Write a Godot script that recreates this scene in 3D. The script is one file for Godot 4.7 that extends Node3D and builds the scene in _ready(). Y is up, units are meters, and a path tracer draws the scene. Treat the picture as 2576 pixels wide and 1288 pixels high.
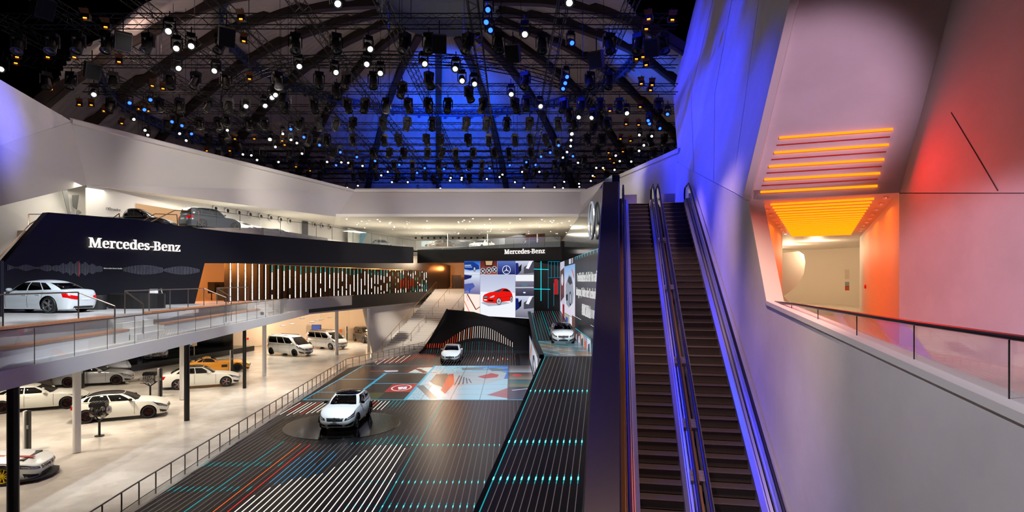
extends Node3D
# Motor show stand in a domed hall, seen from a mezzanine. y up, metres; the camera looks along -z.
const F := 1470.0      # focal length in pixels of the 2576 x 1288 photograph
const CX := 1284.0     # principal point
const HY := 707.0      # horizon row
const EYE := 7.2       # camera height above the show floor
var M := {}
var taken := {}
var rng := RandomNumberGenerator.new()

# ---------- pixels to places ----------
func P(px: float, py: float, d: float) -> Vector3:          # the point at depth d behind a pixel
	return Vector3((px - CX) / F * d, EYE - (py - HY) / F * d, -d)
func G(px: float, py: float, h := 0.0) -> Vector3:          # the point of the level h behind a pixel
	return P(px, py, F * (EYE - h) / (py - HY))
func vplane(x: float, d: float, az: float) -> Plane:         # upright plane through (x, depth d), running along the azimuth az
	var a := deg_to_rad(az)
	return Plane(Vector3(cos(a), 0, sin(a)), Vector3(x, 0, -d))
func plane3(a: Vector3, b: Vector3, c: Vector3) -> Plane:
	return Plane((b - a).cross(c - a).normalized(), a)
func on(pl: Plane, px: float, py: float) -> Vector3:
	var r := P(px, py, 1.0) - Vector3(0, EYE, 0)
	return Vector3(0, EYE, 0) + r * ((pl.d - pl.normal.dot(Vector3(0, EYE, 0))) / pl.normal.dot(r))
func ons(pl: Plane, a: Array) -> PackedVector3Array:
	var o := PackedVector3Array()
	for i in a.size() / 2:
		o.append(on(pl, a[2 * i], a[2 * i + 1]))
	return o

# ---------- meshes ----------
func mb() -> SurfaceTool:
	var st := SurfaceTool.new()
	st.begin(Mesh.PRIMITIVE_TRIANGLES)
	st.set_smooth_group(-1)
	return st
func tri(st: SurfaceTool, a: Vector3, b: Vector3, c: Vector3) -> void:
	st.add_vertex(a); st.add_vertex(b); st.add_vertex(c)
func quad(st: SurfaceTool, a: Vector3, b: Vector3, c: Vector3, d: Vector3) -> void:
	tri(st, a, b, c); tri(st, a, c, d)
func quv(st: SurfaceTool, a: Vector3, b: Vector3, c: Vector3, d: Vector3) -> void:   # a top left, b top right, c bottom right, d bottom left
	var p := [a, b, c, a, c, d]
	var t := [Vector2(0, 0), Vector2(1, 0), Vector2(1, 1), Vector2(0, 0), Vector2(1, 1), Vector2(0, 1)]
	for i in 6:
		st.set_uv(t[i]); st.add_vertex(p[i])
func box(st: SurfaceTool, c: Vector3, s: Vector3, b := Basis()) -> void:
	var h := s / 2
	var v := []
	for i in 8:
		v.append(c + b * Vector3(h.x if i & 1 else -h.x, h.y if i & 2 else -h.y, h.z if i & 4 else -h.z))
	for q in [[0, 1, 3, 2], [5, 4, 6, 7], [4, 0, 2, 6], [1, 5, 7, 3], [2, 3, 7, 6], [4, 5, 1, 0]]:
		quad(st, v[q[0]], v[q[1]], v[q[2]], v[q[3]])
func bar(st: SurfaceTool, a: Vector3, b: Vector3, w: float, h: float) -> void:   # a beam of section w x h from a to b
	var f := (b - a).normalized()
	var r := f.cross(Vector3.UP if absf(f.y) < 0.98 else Vector3.RIGHT).normalized()
	box(st, (a + b) / 2, Vector3(w, h, a.distance_to(b)), Basis(r, r.cross(f), -f))
func tube(st: SurfaceTool, a: Vector3, b: Vector3, r: float, n := 6, r2 := -1.0) -> void:
	if r2 < 0.0: r2 = r
	var f := (b - a).normalized()
	var x := f.cross(Vector3.UP if absf(f.y) < 0.98 else Vector3.RIGHT).normalized()
	var y := x.cross(f)
	for i in n:
		var p := TAU * i / n
		var q := TAU * (i + 1) / n
		var u := x * cos(p) + y * sin(p)
		var w := x * cos(q) + y * sin(q)
		quad(st, a + u * r, a + w * r, b + w * r2, b + u * r2)
		tri(st, a, a + w * r, a + u * r)
		tri(st, b, b + u * r2, b + w * r2)
func path(st: SurfaceTool, pts: Array, r: float, n := 6) -> void:
	for i in pts.size() - 1:
		tube(st, pts[i], pts[i + 1], r, n)
func slab(st: SurfaceTool, pts: PackedVector3Array, by: Vector3) -> void:        # a flat outline given the thickness by
	var nrm := Vector3.ZERO
	for i in pts.size():
		nrm += pts[i].cross(pts[(i + 1) % pts.size()])
	nrm = nrm.normalized()
	var ux := (pts[1] - pts[0]).normalized()
	var uy := nrm.cross(ux)
	var flat := PackedVector2Array()
	for p in pts:
		flat.append(Vector2((p - pts[0]).dot(ux), (p - pts[0]).dot(uy)))
	var t := Geometry2D.triangulate_polygon(flat)
	for i in t.size() / 3:
		tri(st, pts[t[3 * i]], pts[t[3 * i + 1]], pts[t[3 * i + 2]])
		tri(st, pts[t[3 * i + 2]] + by, pts[t[3 * i + 1]] + by, pts[t[3 * i]] + by)
	for i in pts.size():
		var j := (i + 1) % pts.size()
		quad(st, pts[i], pts[i] + by, pts[j] + by, pts[j])
func lathe(st: SurfaceTool, o: Vector3, b: Basis, prof: Array, n := 16) -> void:  # prof: Vector2(radius, height along b.y)
	for i in n:
		var p := TAU * i / n
		var q := TAU * (i + 1) / n
		var u := b.x * cos(p) + b.z * sin(p)
		var w := b.x * cos(q) + b.z * sin(q)
		for k in prof.size() - 1:
			var a: Vector2 = prof[k]
			var c: Vector2 = prof[k + 1]
			var a0 := o + u * a.x + b.y * a.y
			var a1 := o + w * a.x + b.y * a.y
			var c0 := o + u * c.x + b.y * c.y
			var c1 := o + w * c.x + b.y * c.y
			if a.x > 0.0001: tri(st, a0, c1, a1)
			if c.x > 0.0001: tri(st, a0, c0, c1)
func ring(st: SurfaceTool, o: Vector3, b: Basis, R: float, r: float, n := 32, m := 8) -> void:
	for i in n:
		for j in m:
			var v := []
			for k in [[0, 0], [1, 0], [1, 1], [0, 1]]:
				var p: float = TAU * (i + k[0]) / n
				var q: float = TAU * (j + k[1]) / m
				v.append(o + (b.x * cos(p) + b.z * sin(p)) * (R + r * cos(q)) + b.y * r * sin(q))
			quad(st, v[0], v[1], v[2], v[3])
func done(st: SurfaceTool, uv := false) -> ArrayMesh:
	st.generate_normals()
	return st.commit()

# ---------- objects ----------
func numbered(s: String) -> String:
	taken[s] = taken.get(s, -1) + 1
	return s if taken[s] == 0 else "%s_%03d" % [s, taken[s]]
func obj(called: String, what, m: Material, parent: Node = self) -> MeshInstance3D:
	var o := MeshInstance3D.new()
	o.mesh = done(what) if what is SurfaceTool else what
	o.name = numbered(called) if parent == self else called
	if m: o.material_override = m
	parent.add_child(o, true)
	return o
func tag(o: Node, label: String, category: String, group := "") -> Node:
	o.set_meta("label", label)
	o.set_meta("category", category)
	if group != "": o.set_meta("group", group)
	return o
func thing(called: String, label: String, category: String, at := Vector3.ZERO, turn := 0.0, group := "") -> Node3D:
	var o := Node3D.new()
	o.name = numbered(called)
	add_child(o)
	o.position = at
	o.rotation.y = turn
	tag(o, label, category, group)
	return o
func struct(called: String, what, m: Material, label := "", parent: Node = self) -> MeshInstance3D:
	var o := obj(called, what, m, parent)
	if parent == self:
		o.set_meta("kind", "structure")
		if label != "": o.set_meta("label", label)
	return o
func stuff(o: Node) -> Node:
	o.set_meta("kind", "stuff")
	return o
func copy(o: Node3D, at: Vector3, turn := 0.0, label := "") -> Node3D:
	var c := o.duplicate() as Node3D
	c.name = numbered(String(o.name))
	add_child(c)
	c.position = at
	c.rotation.y = turn
	if label != "": c.set_meta("label", label)
	return c

# ---------- materials ----------
func mat(c: Color, rough := 0.6, metal := 0.0, glow := Color.BLACK, energy := 0.0) -> StandardMaterial3D:
	var m := StandardMaterial3D.new()
	m.albedo_color = c
	m.roughness = rough
	m.metallic = metal
	if energy > 0.0:
		m.emission_enabled = true
		m.emission = glow
		m.emission_energy_multiplier = energy
	return m
func led(c: Color, e: float) -> StandardMaterial3D:
	return mat(Color(0.02, 0.02, 0.02), 0.4, 0.0, c, e)
func noisy(m: StandardMaterial3D, a: Color, b: Color, scale: float, freq := 0.02, bump := 0.0, seedn := 1) -> StandardMaterial3D:
	var n := FastNoiseLite.new()
	n.seed = seedn
	n.frequency = freq
	n.fractal_octaves = 5
	n.domain_warp_enabled = true
	n.domain_warp_amplitude = 40.0
	var im := Image.create(512, 512, true, Image.FORMAT_RGB8)
	var src := n.get_seamless_image(512, 512)
	for y in 512:
		for x in 512:
			im.set_pixel(x, y, a.lerp(b, src.get_pixel(x, y).r))
	im.generate_mipmaps()
	m.albedo_color = Color.WHITE
	m.albedo_texture = ImageTexture.create_from_image(im)
	m.uv1_triplanar = true
	m.uv1_world_triplanar = true
	m.uv1_scale = Vector3.ONE * scale
	return m
func materials() -> void:
	M.white = mat(Color(0.86, 0.85, 0.84), 0.55)
	M.soffit = mat(Color(0.80, 0.79, 0.78), 0.65)
	M.panel = noisy(mat(Color.WHITE, 0.6), Color(0.80, 0.79, 0.79), Color(0.86, 0.85, 0.85), 0.12, 0.01, 0.0, 5)
	M.floor_white = noisy(mat(Color.WHITE, 0.16), Color(0.70, 0.67, 0.63), Color(0.88, 0.86, 0.83), 0.06, 0.012, 0.0, 3)
	M.floor_grey = mat(Color(0.72, 0.70, 0.69), 0.25)
	M.black = mat(Color(0.015, 0.015, 0.02), 0.45)
	M.black_gloss = mat(Color(0.02, 0.02, 0.024), 0.12)
	M.navy = mat(Color(0.03, 0.03, 0.055), 0.5)
	M.bronze = mat(Color(0.16, 0.12, 0.09), 0.35, 0.3)
	M.plank = noisy(mat(Color.WHITE, 0.3), Color(0.02, 0.019, 0.018), Color(0.055, 0.048, 0.045), 0.5, 0.03, 0.0, 7)
	M.plank.metallic_specular = 0.3
	M.steel = mat(Color(0.62, 0.60, 0.58), 0.28, 0.9)
	M.steel_dark = mat(Color(0.25, 0.24, 0.24), 0.35, 0.8)
	M.chrome = mat(Color(0.85, 0.85, 0.86), 0.08, 1.0)
	M.brass = mat(Color(0.62, 0.50, 0.40), 0.3, 0.7)
	M.wood = noisy(mat(Color.WHITE, 0.5), Color(0.66, 0.44, 0.30), Color(0.80, 0.57, 0.41), 0.6, 0.03, 0.0, 9)
	M.beige = mat(Color(0.84, 0.81, 0.77), 0.6)
	M.rubber = mat(Color(0.02, 0.02, 0.02), 0.6)
	M.truss = mat(Color(0.035, 0.035, 0.04), 0.45, 0.5)
	M.lampbody = mat(Color(0.02, 0.02, 0.022), 0.5)
	M.column_black = mat(Color(0.02, 0.018, 0.018), 0.4)
	var g := mat(Color(0.86, 0.93, 0.92, 0.10), 0.02)
	g.transparency = BaseMaterial3D.TRANSPARENCY_ALPHA
	M.glass = g
	M.carglass = mat(Color(0.012, 0.013, 0.015), 0.04)
	M.led_white = led(Color(1.0, 0.98, 0.95), 4.0)
	M.led_cyan = led(Color(0.05, 0.85, 0.9), 1.6)
	M.neon = led(Color(1.0, 0.46, 0.02), 2.6)
	M.neon_off = mat(Color(0.75, 0.12, 0.06), 0.4)

# ---------- lights ----------
func spot(at: Vector3, to: Vector3, energy: float, angle: float, c := Color.WHITE, size := 0.25) -> SpotLight3D:
	var l := SpotLight3D.new()
	add_child(l)
	l.name = numbered("spot_light")
	l.look_at_from_position(at, to, Vector3.UP if absf((to - at).normalized().y) < 0.98 else Vector3.RIGHT)
	l.light_energy = energy
	l.light_color = c
	l.spot_range = 120.0
	l.spot_attenuation = 2.0
	l.spot_angle = angle
	l.spot_angle_attenuation = 0.7
	l.light_size = size
	l.shadow_enabled = true
	return l
func omni(at: Vector3, energy: float, c := Color.WHITE, size := 0.2) -> OmniLight3D:
	var l := OmniLight3D.new()
	add_child(l)
	l.name = numbered("omni_light")
	l.position = at
	l.light_energy = energy
	l.light_color = c
	l.omni_range = 60.0
	l.omni_attenuation = 2.0
	l.light_size = size
	l.shadow_enabled = true
	return l
func area(at: Vector3, to: Vector3, w: float, h: float, energy: float, c := Color.WHITE) -> AreaLight3D:
	var l := AreaLight3D.new()
	add_child(l)
	l.name = numbered("area_light")
	l.look_at_from_position(at, to, Vector3.UP if absf((to - at).normalized().y) < 0.98 else Vector3.RIGHT)
	l.area_size = Vector2(w, h)
	l.light_energy = energy
	l.light_color = c
	l.area_range = 60.0
	l.shadow_enabled = true
	return l
func camera_and_light() -> void:
	var cam := Camera3D.new()
	cam.name = "camera"
	add_child(cam)
	cam.position = Vector3(0, EYE, 0)
	cam.set_frustum(1288.0 / F * 0.1, Vector2((1288.0 - CX) / F * 0.1, (HY - 644.0) / F * 0.1), 0.1, 400.0)
	cam.current = true
	var we := WorldEnvironment.new()
	we.name = "world_environment"
	var e := Environment.new()
	e.background_mode = Environment.BG_COLOR
	e.background_color = Color(0.0, 0.0, 0.0)
	e.tonemap_mode = Environment.TONE_MAPPER_LINEAR
	e.tonemap_exposure = 1.0
	e.sdfgi_enabled = true
	e.ssao_enabled = true
	e.ssil_enabled = true
	we.environment = e
	add_child(we)
	var warm := Color(1.0, 0.94, 0.86)
	var cool := Color(0.93, 0.97, 1.0)
	# downlights set in the underside of the mezzanine, above the cars of the show floor
	for a in [[-26.5, 30, 34], [-21, 29, 34], [-22.5, 36, 34], [-28, 37, 30], [-18.5, 33, 26], [-17.5, 38, 30], [-22, 42, 30], [-27, 44, 24], [-20.5, 23.5, 30], [-18.5, 27, 24],
			[-25, 24, 24], [-17, 20, 18], [-22, 18, 18], [-19.5, 47, 36], [-23, 52, 40], [-21, 57, 46], [-18.5, 62, 46], [-15.5, 66, 40], [-24, 59, 40], [-20.5, 66, 36]]:
		spot(Vector3(a[0], 4.1, -a[1]), Vector3(a[0] + 0.3, 0, -a[1]), a[2] * 0.58, 62, warm, 0.12)
	# rig lamps: [lamp x, depth, target x, depth, height, energy, half angle] a little below the lamp heads
	var rigl := 19.3
	for a in [[-9, 20, -14, 24, 0, 170, 20], [-9, 28, -14.5, 33, 0, 170, 20], [-11, 36, -15.5, 43, 0, 190, 20], [-10, 46, -14, 55, 0, 200, 18], [-8, 52, -11, 64, 1.5, 520, 12]]:
		spot(Vector3(a[0], rigl, -a[1]), Vector3(a[2], a[4], -a[3]), a[5] * 0.8, a[6], warm, 0.3)
	for a in [[-6, 20, -7.6, 29.5, 0.5, 420, 7], [-10, 22, -7.6, 29.5, 0.5, 260, 7], [-4, 44, -4.4, 52, 0.5, 520, 6], [2, 34, 4.2, 43, 3, 560, 7], [1, 33, 4.0, 42, 3, 380, 6],
			[-12, 14, -20, 24, 5.8, 420, 15], [-11, 20, -19, 29, 5.8, 420, 15], [-10, 26, -19, 36, 5.8, 260, 16], [-6, 12, -14.5, 22, 4.6, 300, 18], [-6, 26, -16, 36, 4.6, 300, 18]]:
		spot(Vector3(a[0], rigl, -a[1]), Vector3(a[2], a[4], -a[3]), a[5], a[6], cool, 0.3)
	spot(Vector3(-3, rigl, -30), Vector3(5.2, EYE + 3.87, -37.4), 260.0, 7, cool, 0.2)
	# wash on the white soffit that runs round the upper gallery
	for a in [[-16, 30, -22, 38, 13, 110, 24], [-14, 36, -26, 50, 15.5, 190, 24], [-12, 42, -21, 60, 15.5, 210, 24], [-8, 40, -12, 66, 15, 230, 24], [-3, 40, -3, 66, 15, 230, 24], [2, 40, 4, 64, 14, 200, 24], [1, 36, 8, 48, 14, 150, 24], [-15, 28, -34, 38, 14, 90, 24]]:
		spot(Vector3(a[0], rigl, -a[1]), Vector3(a[2], a[4], -a[3]), a[5] * 0.88, a[6], Color(1.0, 0.95, 0.91), 0.3)
	# upper gallery
	for a in [[-31, 42, 6], [-26, 48, 8], [-24, 53, 10], [-22, 62, 11], [-17, 72, 11], [-10, 76, 13], [-3, 76, 13], [4, 74, 13], [10, 66, 12], [-12, 86, 12], [0, 86, 12]]:
		area(Vector3(a[0], 14.0, -a[1]), Vector3(a[0], 10, -a[1]), 3.5, 3.5, a[2] * 4.0, Color(1.0, 0.97, 0.88))
	omni(P(30, 560, 34), 5.0, Color(1.0, 0.93, 0.9), 0.4)
	# the escalators and the facets on the right
	for a in [[6.0, 16, -6, 7.9, 15.4, 12.0, 260, 7.5], [3.0, 11.0, -2, 9.7, 12.2, 6.9, 250, 9], [-4, 18.6, 3, 5.5, 8, 2, 150, 20]]:  # first two: unseen spots added behind the camera to brighten fascia and wall
		spot(Vector3(a[0], a[1], -a[2]), Vector3(a[3], a[5], -a[4]), a[6], a[7], Color(1.0, 0.80, 0.94) if a[1] < 17 else Color(0.97, 0.95, 1.0), 0.3)
	for a in [[1.5, 8, 4.0, 15, 3, 330, 20], [2.5, 15, 5.2, 21, 7, 260, 18], [-4, 34, 6.5, 27, 10, 160, 9]]:
		spot(Vector3(a[0], rigl, -a[1]), Vector3(a[2], a[4], -a[3]), a[5], a[6], Color(1.0, 0.80, 0.72), 0.3)
	# blue washes
	var blue := Color(0.05, 0.15, 1.0)
	for a in [[-5, 19, 7.6, 19.5, 12, 230, 14], [-5, 25, 9.0, 25, 14, 380, 18], [-4, 33, 10.5, 34, 15, 480, 22], [-5, 28, 7.2, 24, 7.5, 260, 17], [-4, 26, 6.2, 18.5, 4, 190, 14], [-3, 21, 5.0, 13, 2.5, 150, 13], [-14, 30, -33, 30, 15, 260, 16]]:
		spot(Vector3(a[0], 18.5, -a[1]), Vector3(a[2], a[4], -a[3]), a[5], a[6], blue if a[0] > -10 else Color(0.15, 0.22, 1.0), 0.9)
	for a in [[-8, 36, 12.5, 42, 20, 900, 20], [-6, 28, 10, 29, 18, 520, 16], [-4, 44, 14, 47, 26, 500, 16]]:
		spot(Vector3(a[0], 23.6, -a[1]), Vector3(a[2], a[4], -a[3]), a[5], a[6], blue, 0.9)
	# blue light on the dome from the rig, then added warm fill without lamps
	for a in [[-12, 86, 27, 900], [-6, 86, 28, 900], [-17, 80, 29, 420], [1, 80, 30, 500], [-8, 76, 34, 900], [14, 60, 30, 420]]:
		spot(Vector3(-8.5 + (a[0] + 8) * 0.5, 23.4, -62), Vector3(a[0], a[2], -a[1]), a[3] * 0.75, 26, Color(0.03, 0.32, 1.0), 0.3)
	for a in [[-26, 42, 34], [-18, 34, 34], [-22, 54, 30], [-12, 66, 30], [2, 66, 24], [-4, 44, 24]]:
		omni(Vector3(a[0], 24.2, -a[1]), a[2] * 0.22, Color(1.0, 0.84, 0.78), 0.3)

# ---------- the building ----------
const MEZZ := 5.8      # floor of the mezzanine
const UP := 11.0       # floor of the upper gallery
var W := {}            # planes
func horizontal(a: Array, h: float) -> PackedVector3Array:   # plan points (x, depth) at a height
	var o := PackedVector3Array()
	for i in a.size() / 2:
		o.append(Vector3(a[2 * i], h, -a[2 * i + 1]))
	return o
func flat(called: String, pl: Plane, px: Array, by: Vector3, m: Material, label := "", parent: Node = self) -> MeshInstance3D:
	var st := mb()
	slab(st, ons(pl, px), by)
	return struct(called, st, m, label, parent)
func facet(called: String, pts: Array, by: Vector3, m: Material, label := "") -> MeshInstance3D:   # pts: [px, py, depth]
	var v := PackedVector3Array()
	for p in pts:
		v.append(P(p[0], p[1], p[2]))
	var st := mb()
	slab(st, v, by)
	return struct(called, st, m, label)
func planes() -> void:
	W.letter = vplane(-21.6, 32.2, 25)
	W.slat = vplane(-19.4, 37, 12.1)
	W.right = vplane(3.66, 0, 10.4)
	W.led = vplane(5.4, 40, 0)
	W.fascia = vplane(9.78, 14.7, -62)
	W.corridor = vplane(9.78, 14.7, 28)
	W.pink = vplane(9.78, 14.7, rad_to_deg(atan2(9.78 - 9.53, 14.7 - 10.84)))
	W.red = plane3(P(2263, 485, 14.7), on(W.fascia, 2395, 0), on(W.pink, 2576, 485))
	W.blue = plane3(on(W.right, 1883, 505), on(W.right, 1706, 410), on(W.fascia, 2015, 0))
	W.screen = vplane(-4.6, 60.5, 104)
func building() -> void:
	var st := mb()
	slab(st, horizontal([-60, -6, 30, -6, 30, 100, -60, 100], -0.02), Vector3(0, -0.4, 0))
	struct("floor", st, M.floor_white, "glossy white floor with faint cloudy veins")
	# mezzanine slabs
	st = mb()
	slab(st, horizontal([-60, 5, -11.5, 5, -12.95, 14.9, -16.9, 49.2, -10.6, 79, -14, 95, -60, 95], 4.9), Vector3(0, -0.5, 0))
	struct("floor_bridge", st, M.white, "white slab of the mezzanine over the show floor")
	st = mb()
	slab(st, horizontal([-60, 5, -13.6, 5, -14.4, 14.9, -17.6, 39, -12.2, 79, -14, 95, -60, 95], MEZZ), Vector3(0, -0.9, 0))
	struct("floor_mezzanine", st, M.floor_grey, "pale raised floor of the mezzanine")
	# upper gallery floor
	st = mb()
	slab(st, horizontal([-60, 41, -31, 41, -26.5, 34, -24.6, 31.5, -18.6, 46, -13.4, 72, 5.2, 63.6, 5.9, 63, 5.9, 33, 13, 31, 16, 95, -60, 95], UP - 0.25), Vector3(0, -0.5, 0))
	struct("floor_gallery", st, M.floor_white, "white floor of the upper gallery")
	st = mb()
	slab(st, horizontal([-18, 72, 12, 72, 14, 93, -18, 93], 11.45), Vector3(0, -0.5, 0))
	struct("floor_dais", st, M.floor_white, "raised white floor at the back of the gallery")
	st = mb()
	slab(st, horizontal([-50, 45, -19, 45, -17.5, 56, -50, 56], 11.3), Vector3(0, -0.55, 0))
	struct("floor_dais", st, M.floor_white, "raised white floor under the grey off-roader")
	# the black wall that carries the sign letters: a sloping end, a leaning foot and an opening beside it
	var n: Vector3 = -W.letter.normal * 0.5
	flat("wall_left", W.letter, [121, 534, 342, 552, 466, 570, 584, 584, 735, 598, 1040, 622, 1040, 662, 515, 662, 489, 768, 0, 782, -260, 790, -260, 880, -262, 900, -270, 700, 0, 672], n, M.navy, "black wall with a slanted end that carries the large letters")
	# band of the slat wall: above and below the slats, and its bronze end
	n = -W.slat.normal * 0.4
	flat("wall_slats", W.slat, [700, 599, 1052, 628, 1088, 632, 1088, 665, 1074, 681, 515, 658, 515, 640, 700, 640], n, M.navy, "black band above the row of light slats")
	flat("wall_slats", W.slat, [520, 764, 1074, 733, 1078, 757, 780, 787, 520, 800], n, M.navy, "black band below the row of light slats")
	flat("wall_slats", W.slat, [1074, 655, 1133, 668, 1133, 728, 1078, 757, 1074, 733], n, M.bronze, "bronze end of the slat wall beside the white stairs")
	# black front of the gallery over the screen
	W.band = plane3(P(1050, 628, 69.5), P(1413, 607, 61.5), P(1413, 700, 61.5))
	flat("wall_band", W.band, [1050, 628, 1413, 606, 1413, 654, 1344, 657, 1100, 660, 1050, 662], -W.band.normal * signf(W.band.normal.z) * 0.5, M.black, "black gallery front over the picture wall")
	# glossy black side wall with the emblem
	flat("wall_right_stage", W.led, [1413, 606, 1524, 450, 1540, 440, 1540, 1400, 1413, 900], Vector3(0.4, 0, 0), M.black_gloss, "glossy black side wall of the stage with a slanted top")
	# white soffit round the void
	facet("ceiling_soffit", [[180, 308, 40.5], [890, 482, 68], [845, 545, 63.5], [841, 567, 73.5], [218, 465, 42.5]], Vector3(-0.6, 0.5, -0.6), M.soffit, "long white sloping soffit on the left of the gallery")
	facet("ceiling_soffit", [[890, 482, 68], [1475, 482, 68], [1455, 545, 63.5], [845, 545, 63.5]], Vector3(0, 0.5, -0.8), M.soffit, "white sloping soffit at the back of the gallery")
	facet("ceiling_soffit", [[1475, 482, 68], [1712, 380, 36], [1712, 500, 36], [1455, 545, 63.5]], Vector3(0.6, 0.5, -0.3), M.soffit, "white sloping soffit above the top of the escalators")
	facet("ceiling_soffit", [[180, 308, 40.5], [218, 465, 42.5], [0, 518, 31], [-260, 582, 23], [-260, 447, 22], [0, 365, 30]], Vector3(-0.6, 0.5, 0.2), M.soffit, "white soffit facet on the far left")
	facet("wall_left_facet", [[180, 305, 40.5], [0, 365, 30], [-260, 449, 22], [-260, 50, 24], [0, 200, 31.5]], Vector3(-0.8, 0, 0.2), M.panel, "white facet under blue light on the far left")
	st = mb()
	for a in [[[180, 306, 40.4], [890, 480, 67.9]], [[890, 480, 67.9], [1475, 480, 67.9]], [[1475, 480, 67.9], [1712, 378, 35.9]]]:
		bar(st, P(a[0][0], a[0][1], a[0][2]), P(a[1][0], a[1][1], a[1][2]), 0.3, 0.28)
	struct("trim_rim", st, M.soffit, "thin rim along the top of the white soffit")
	# gallery walls and its ceiling
	facet("wall_gallery_left", [[218, 465, 42.5], [841, 567, 73.5], [841, 660, 73.5], [218, 640, 42.5]], Vector3(-0.3, 0, -0.3), M.white, "white gallery wall with round holes")
	facet("wall_gallery_left", [[218, 462, 45], [0, 515, 40], [-260, 578, 36], [-260, 800, 36], [0, 720, 40], [218, 640, 45]], Vector3(-0.3, 0, 0), M.white, "white gallery wall beside the upper stairs")
	facet("ceiling_gallery", [[845, 545, 63.5], [1455, 545, 63.5], [1560, 540, 58], [1560, 594, 92], [1004, 594, 92], [841, 567, 73.5]], Vector3(0, 0.3, 0), M.white, "white gallery ceiling dotted with lamps")
	facet("wall_gallery_back", [[1000, 594, 92], [1600, 594, 92], [1600, 650, 92], [1000, 650, 92]], Vector3(0, 0, -0.3), M.white, "white back wall of the gallery")
	facet("wall_gallery_back", [[841, 567, 73.5], [1004, 594, 92], [1004, 650, 92], [841, 650, 73.5]], Vector3(-0.3, 0, -0.3), M.white, "white back wall of the gallery behind the map panel")
	facet("wall_gallery_right", [[1600, 440, 50], [1712, 430, 36], [1712, 560, 36], [1600, 575, 50]], Vector3(0.2, 0, -0.2), M.white, "white wall behind the escalator landing")
	facet("wall_gallery_right", [[1460, 480, 66], [1600, 440, 50], [1600, 575, 50], [1460, 590, 66]], Vector3(0.2, 0, -0.2), M.white, "white wall at the side of the gallery")
	# dark ends of the hall
	st = mb()
	for i in 24:
		var a := TAU * i / 24.0
		var b := TAU * (i + 1) / 24.0
		var c := Vector3(-7.4, 0, -50)
		quad(st, c + Vector3(sin(a) * 70, -0.4, cos(a) * 70), c + Vector3(sin(b) * 70, -0.4, cos(b) * 70), c + Vector3(sin(b) * 70, 24, cos(b) * 70), c + Vector3(sin(a) * 70, 24, cos(a) * 70))
	struct("wall_hall", st, mat(Color(0.10, 0.09, 0.09), 0.8), "dark outer wall of the hall")
	right_side()
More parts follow.
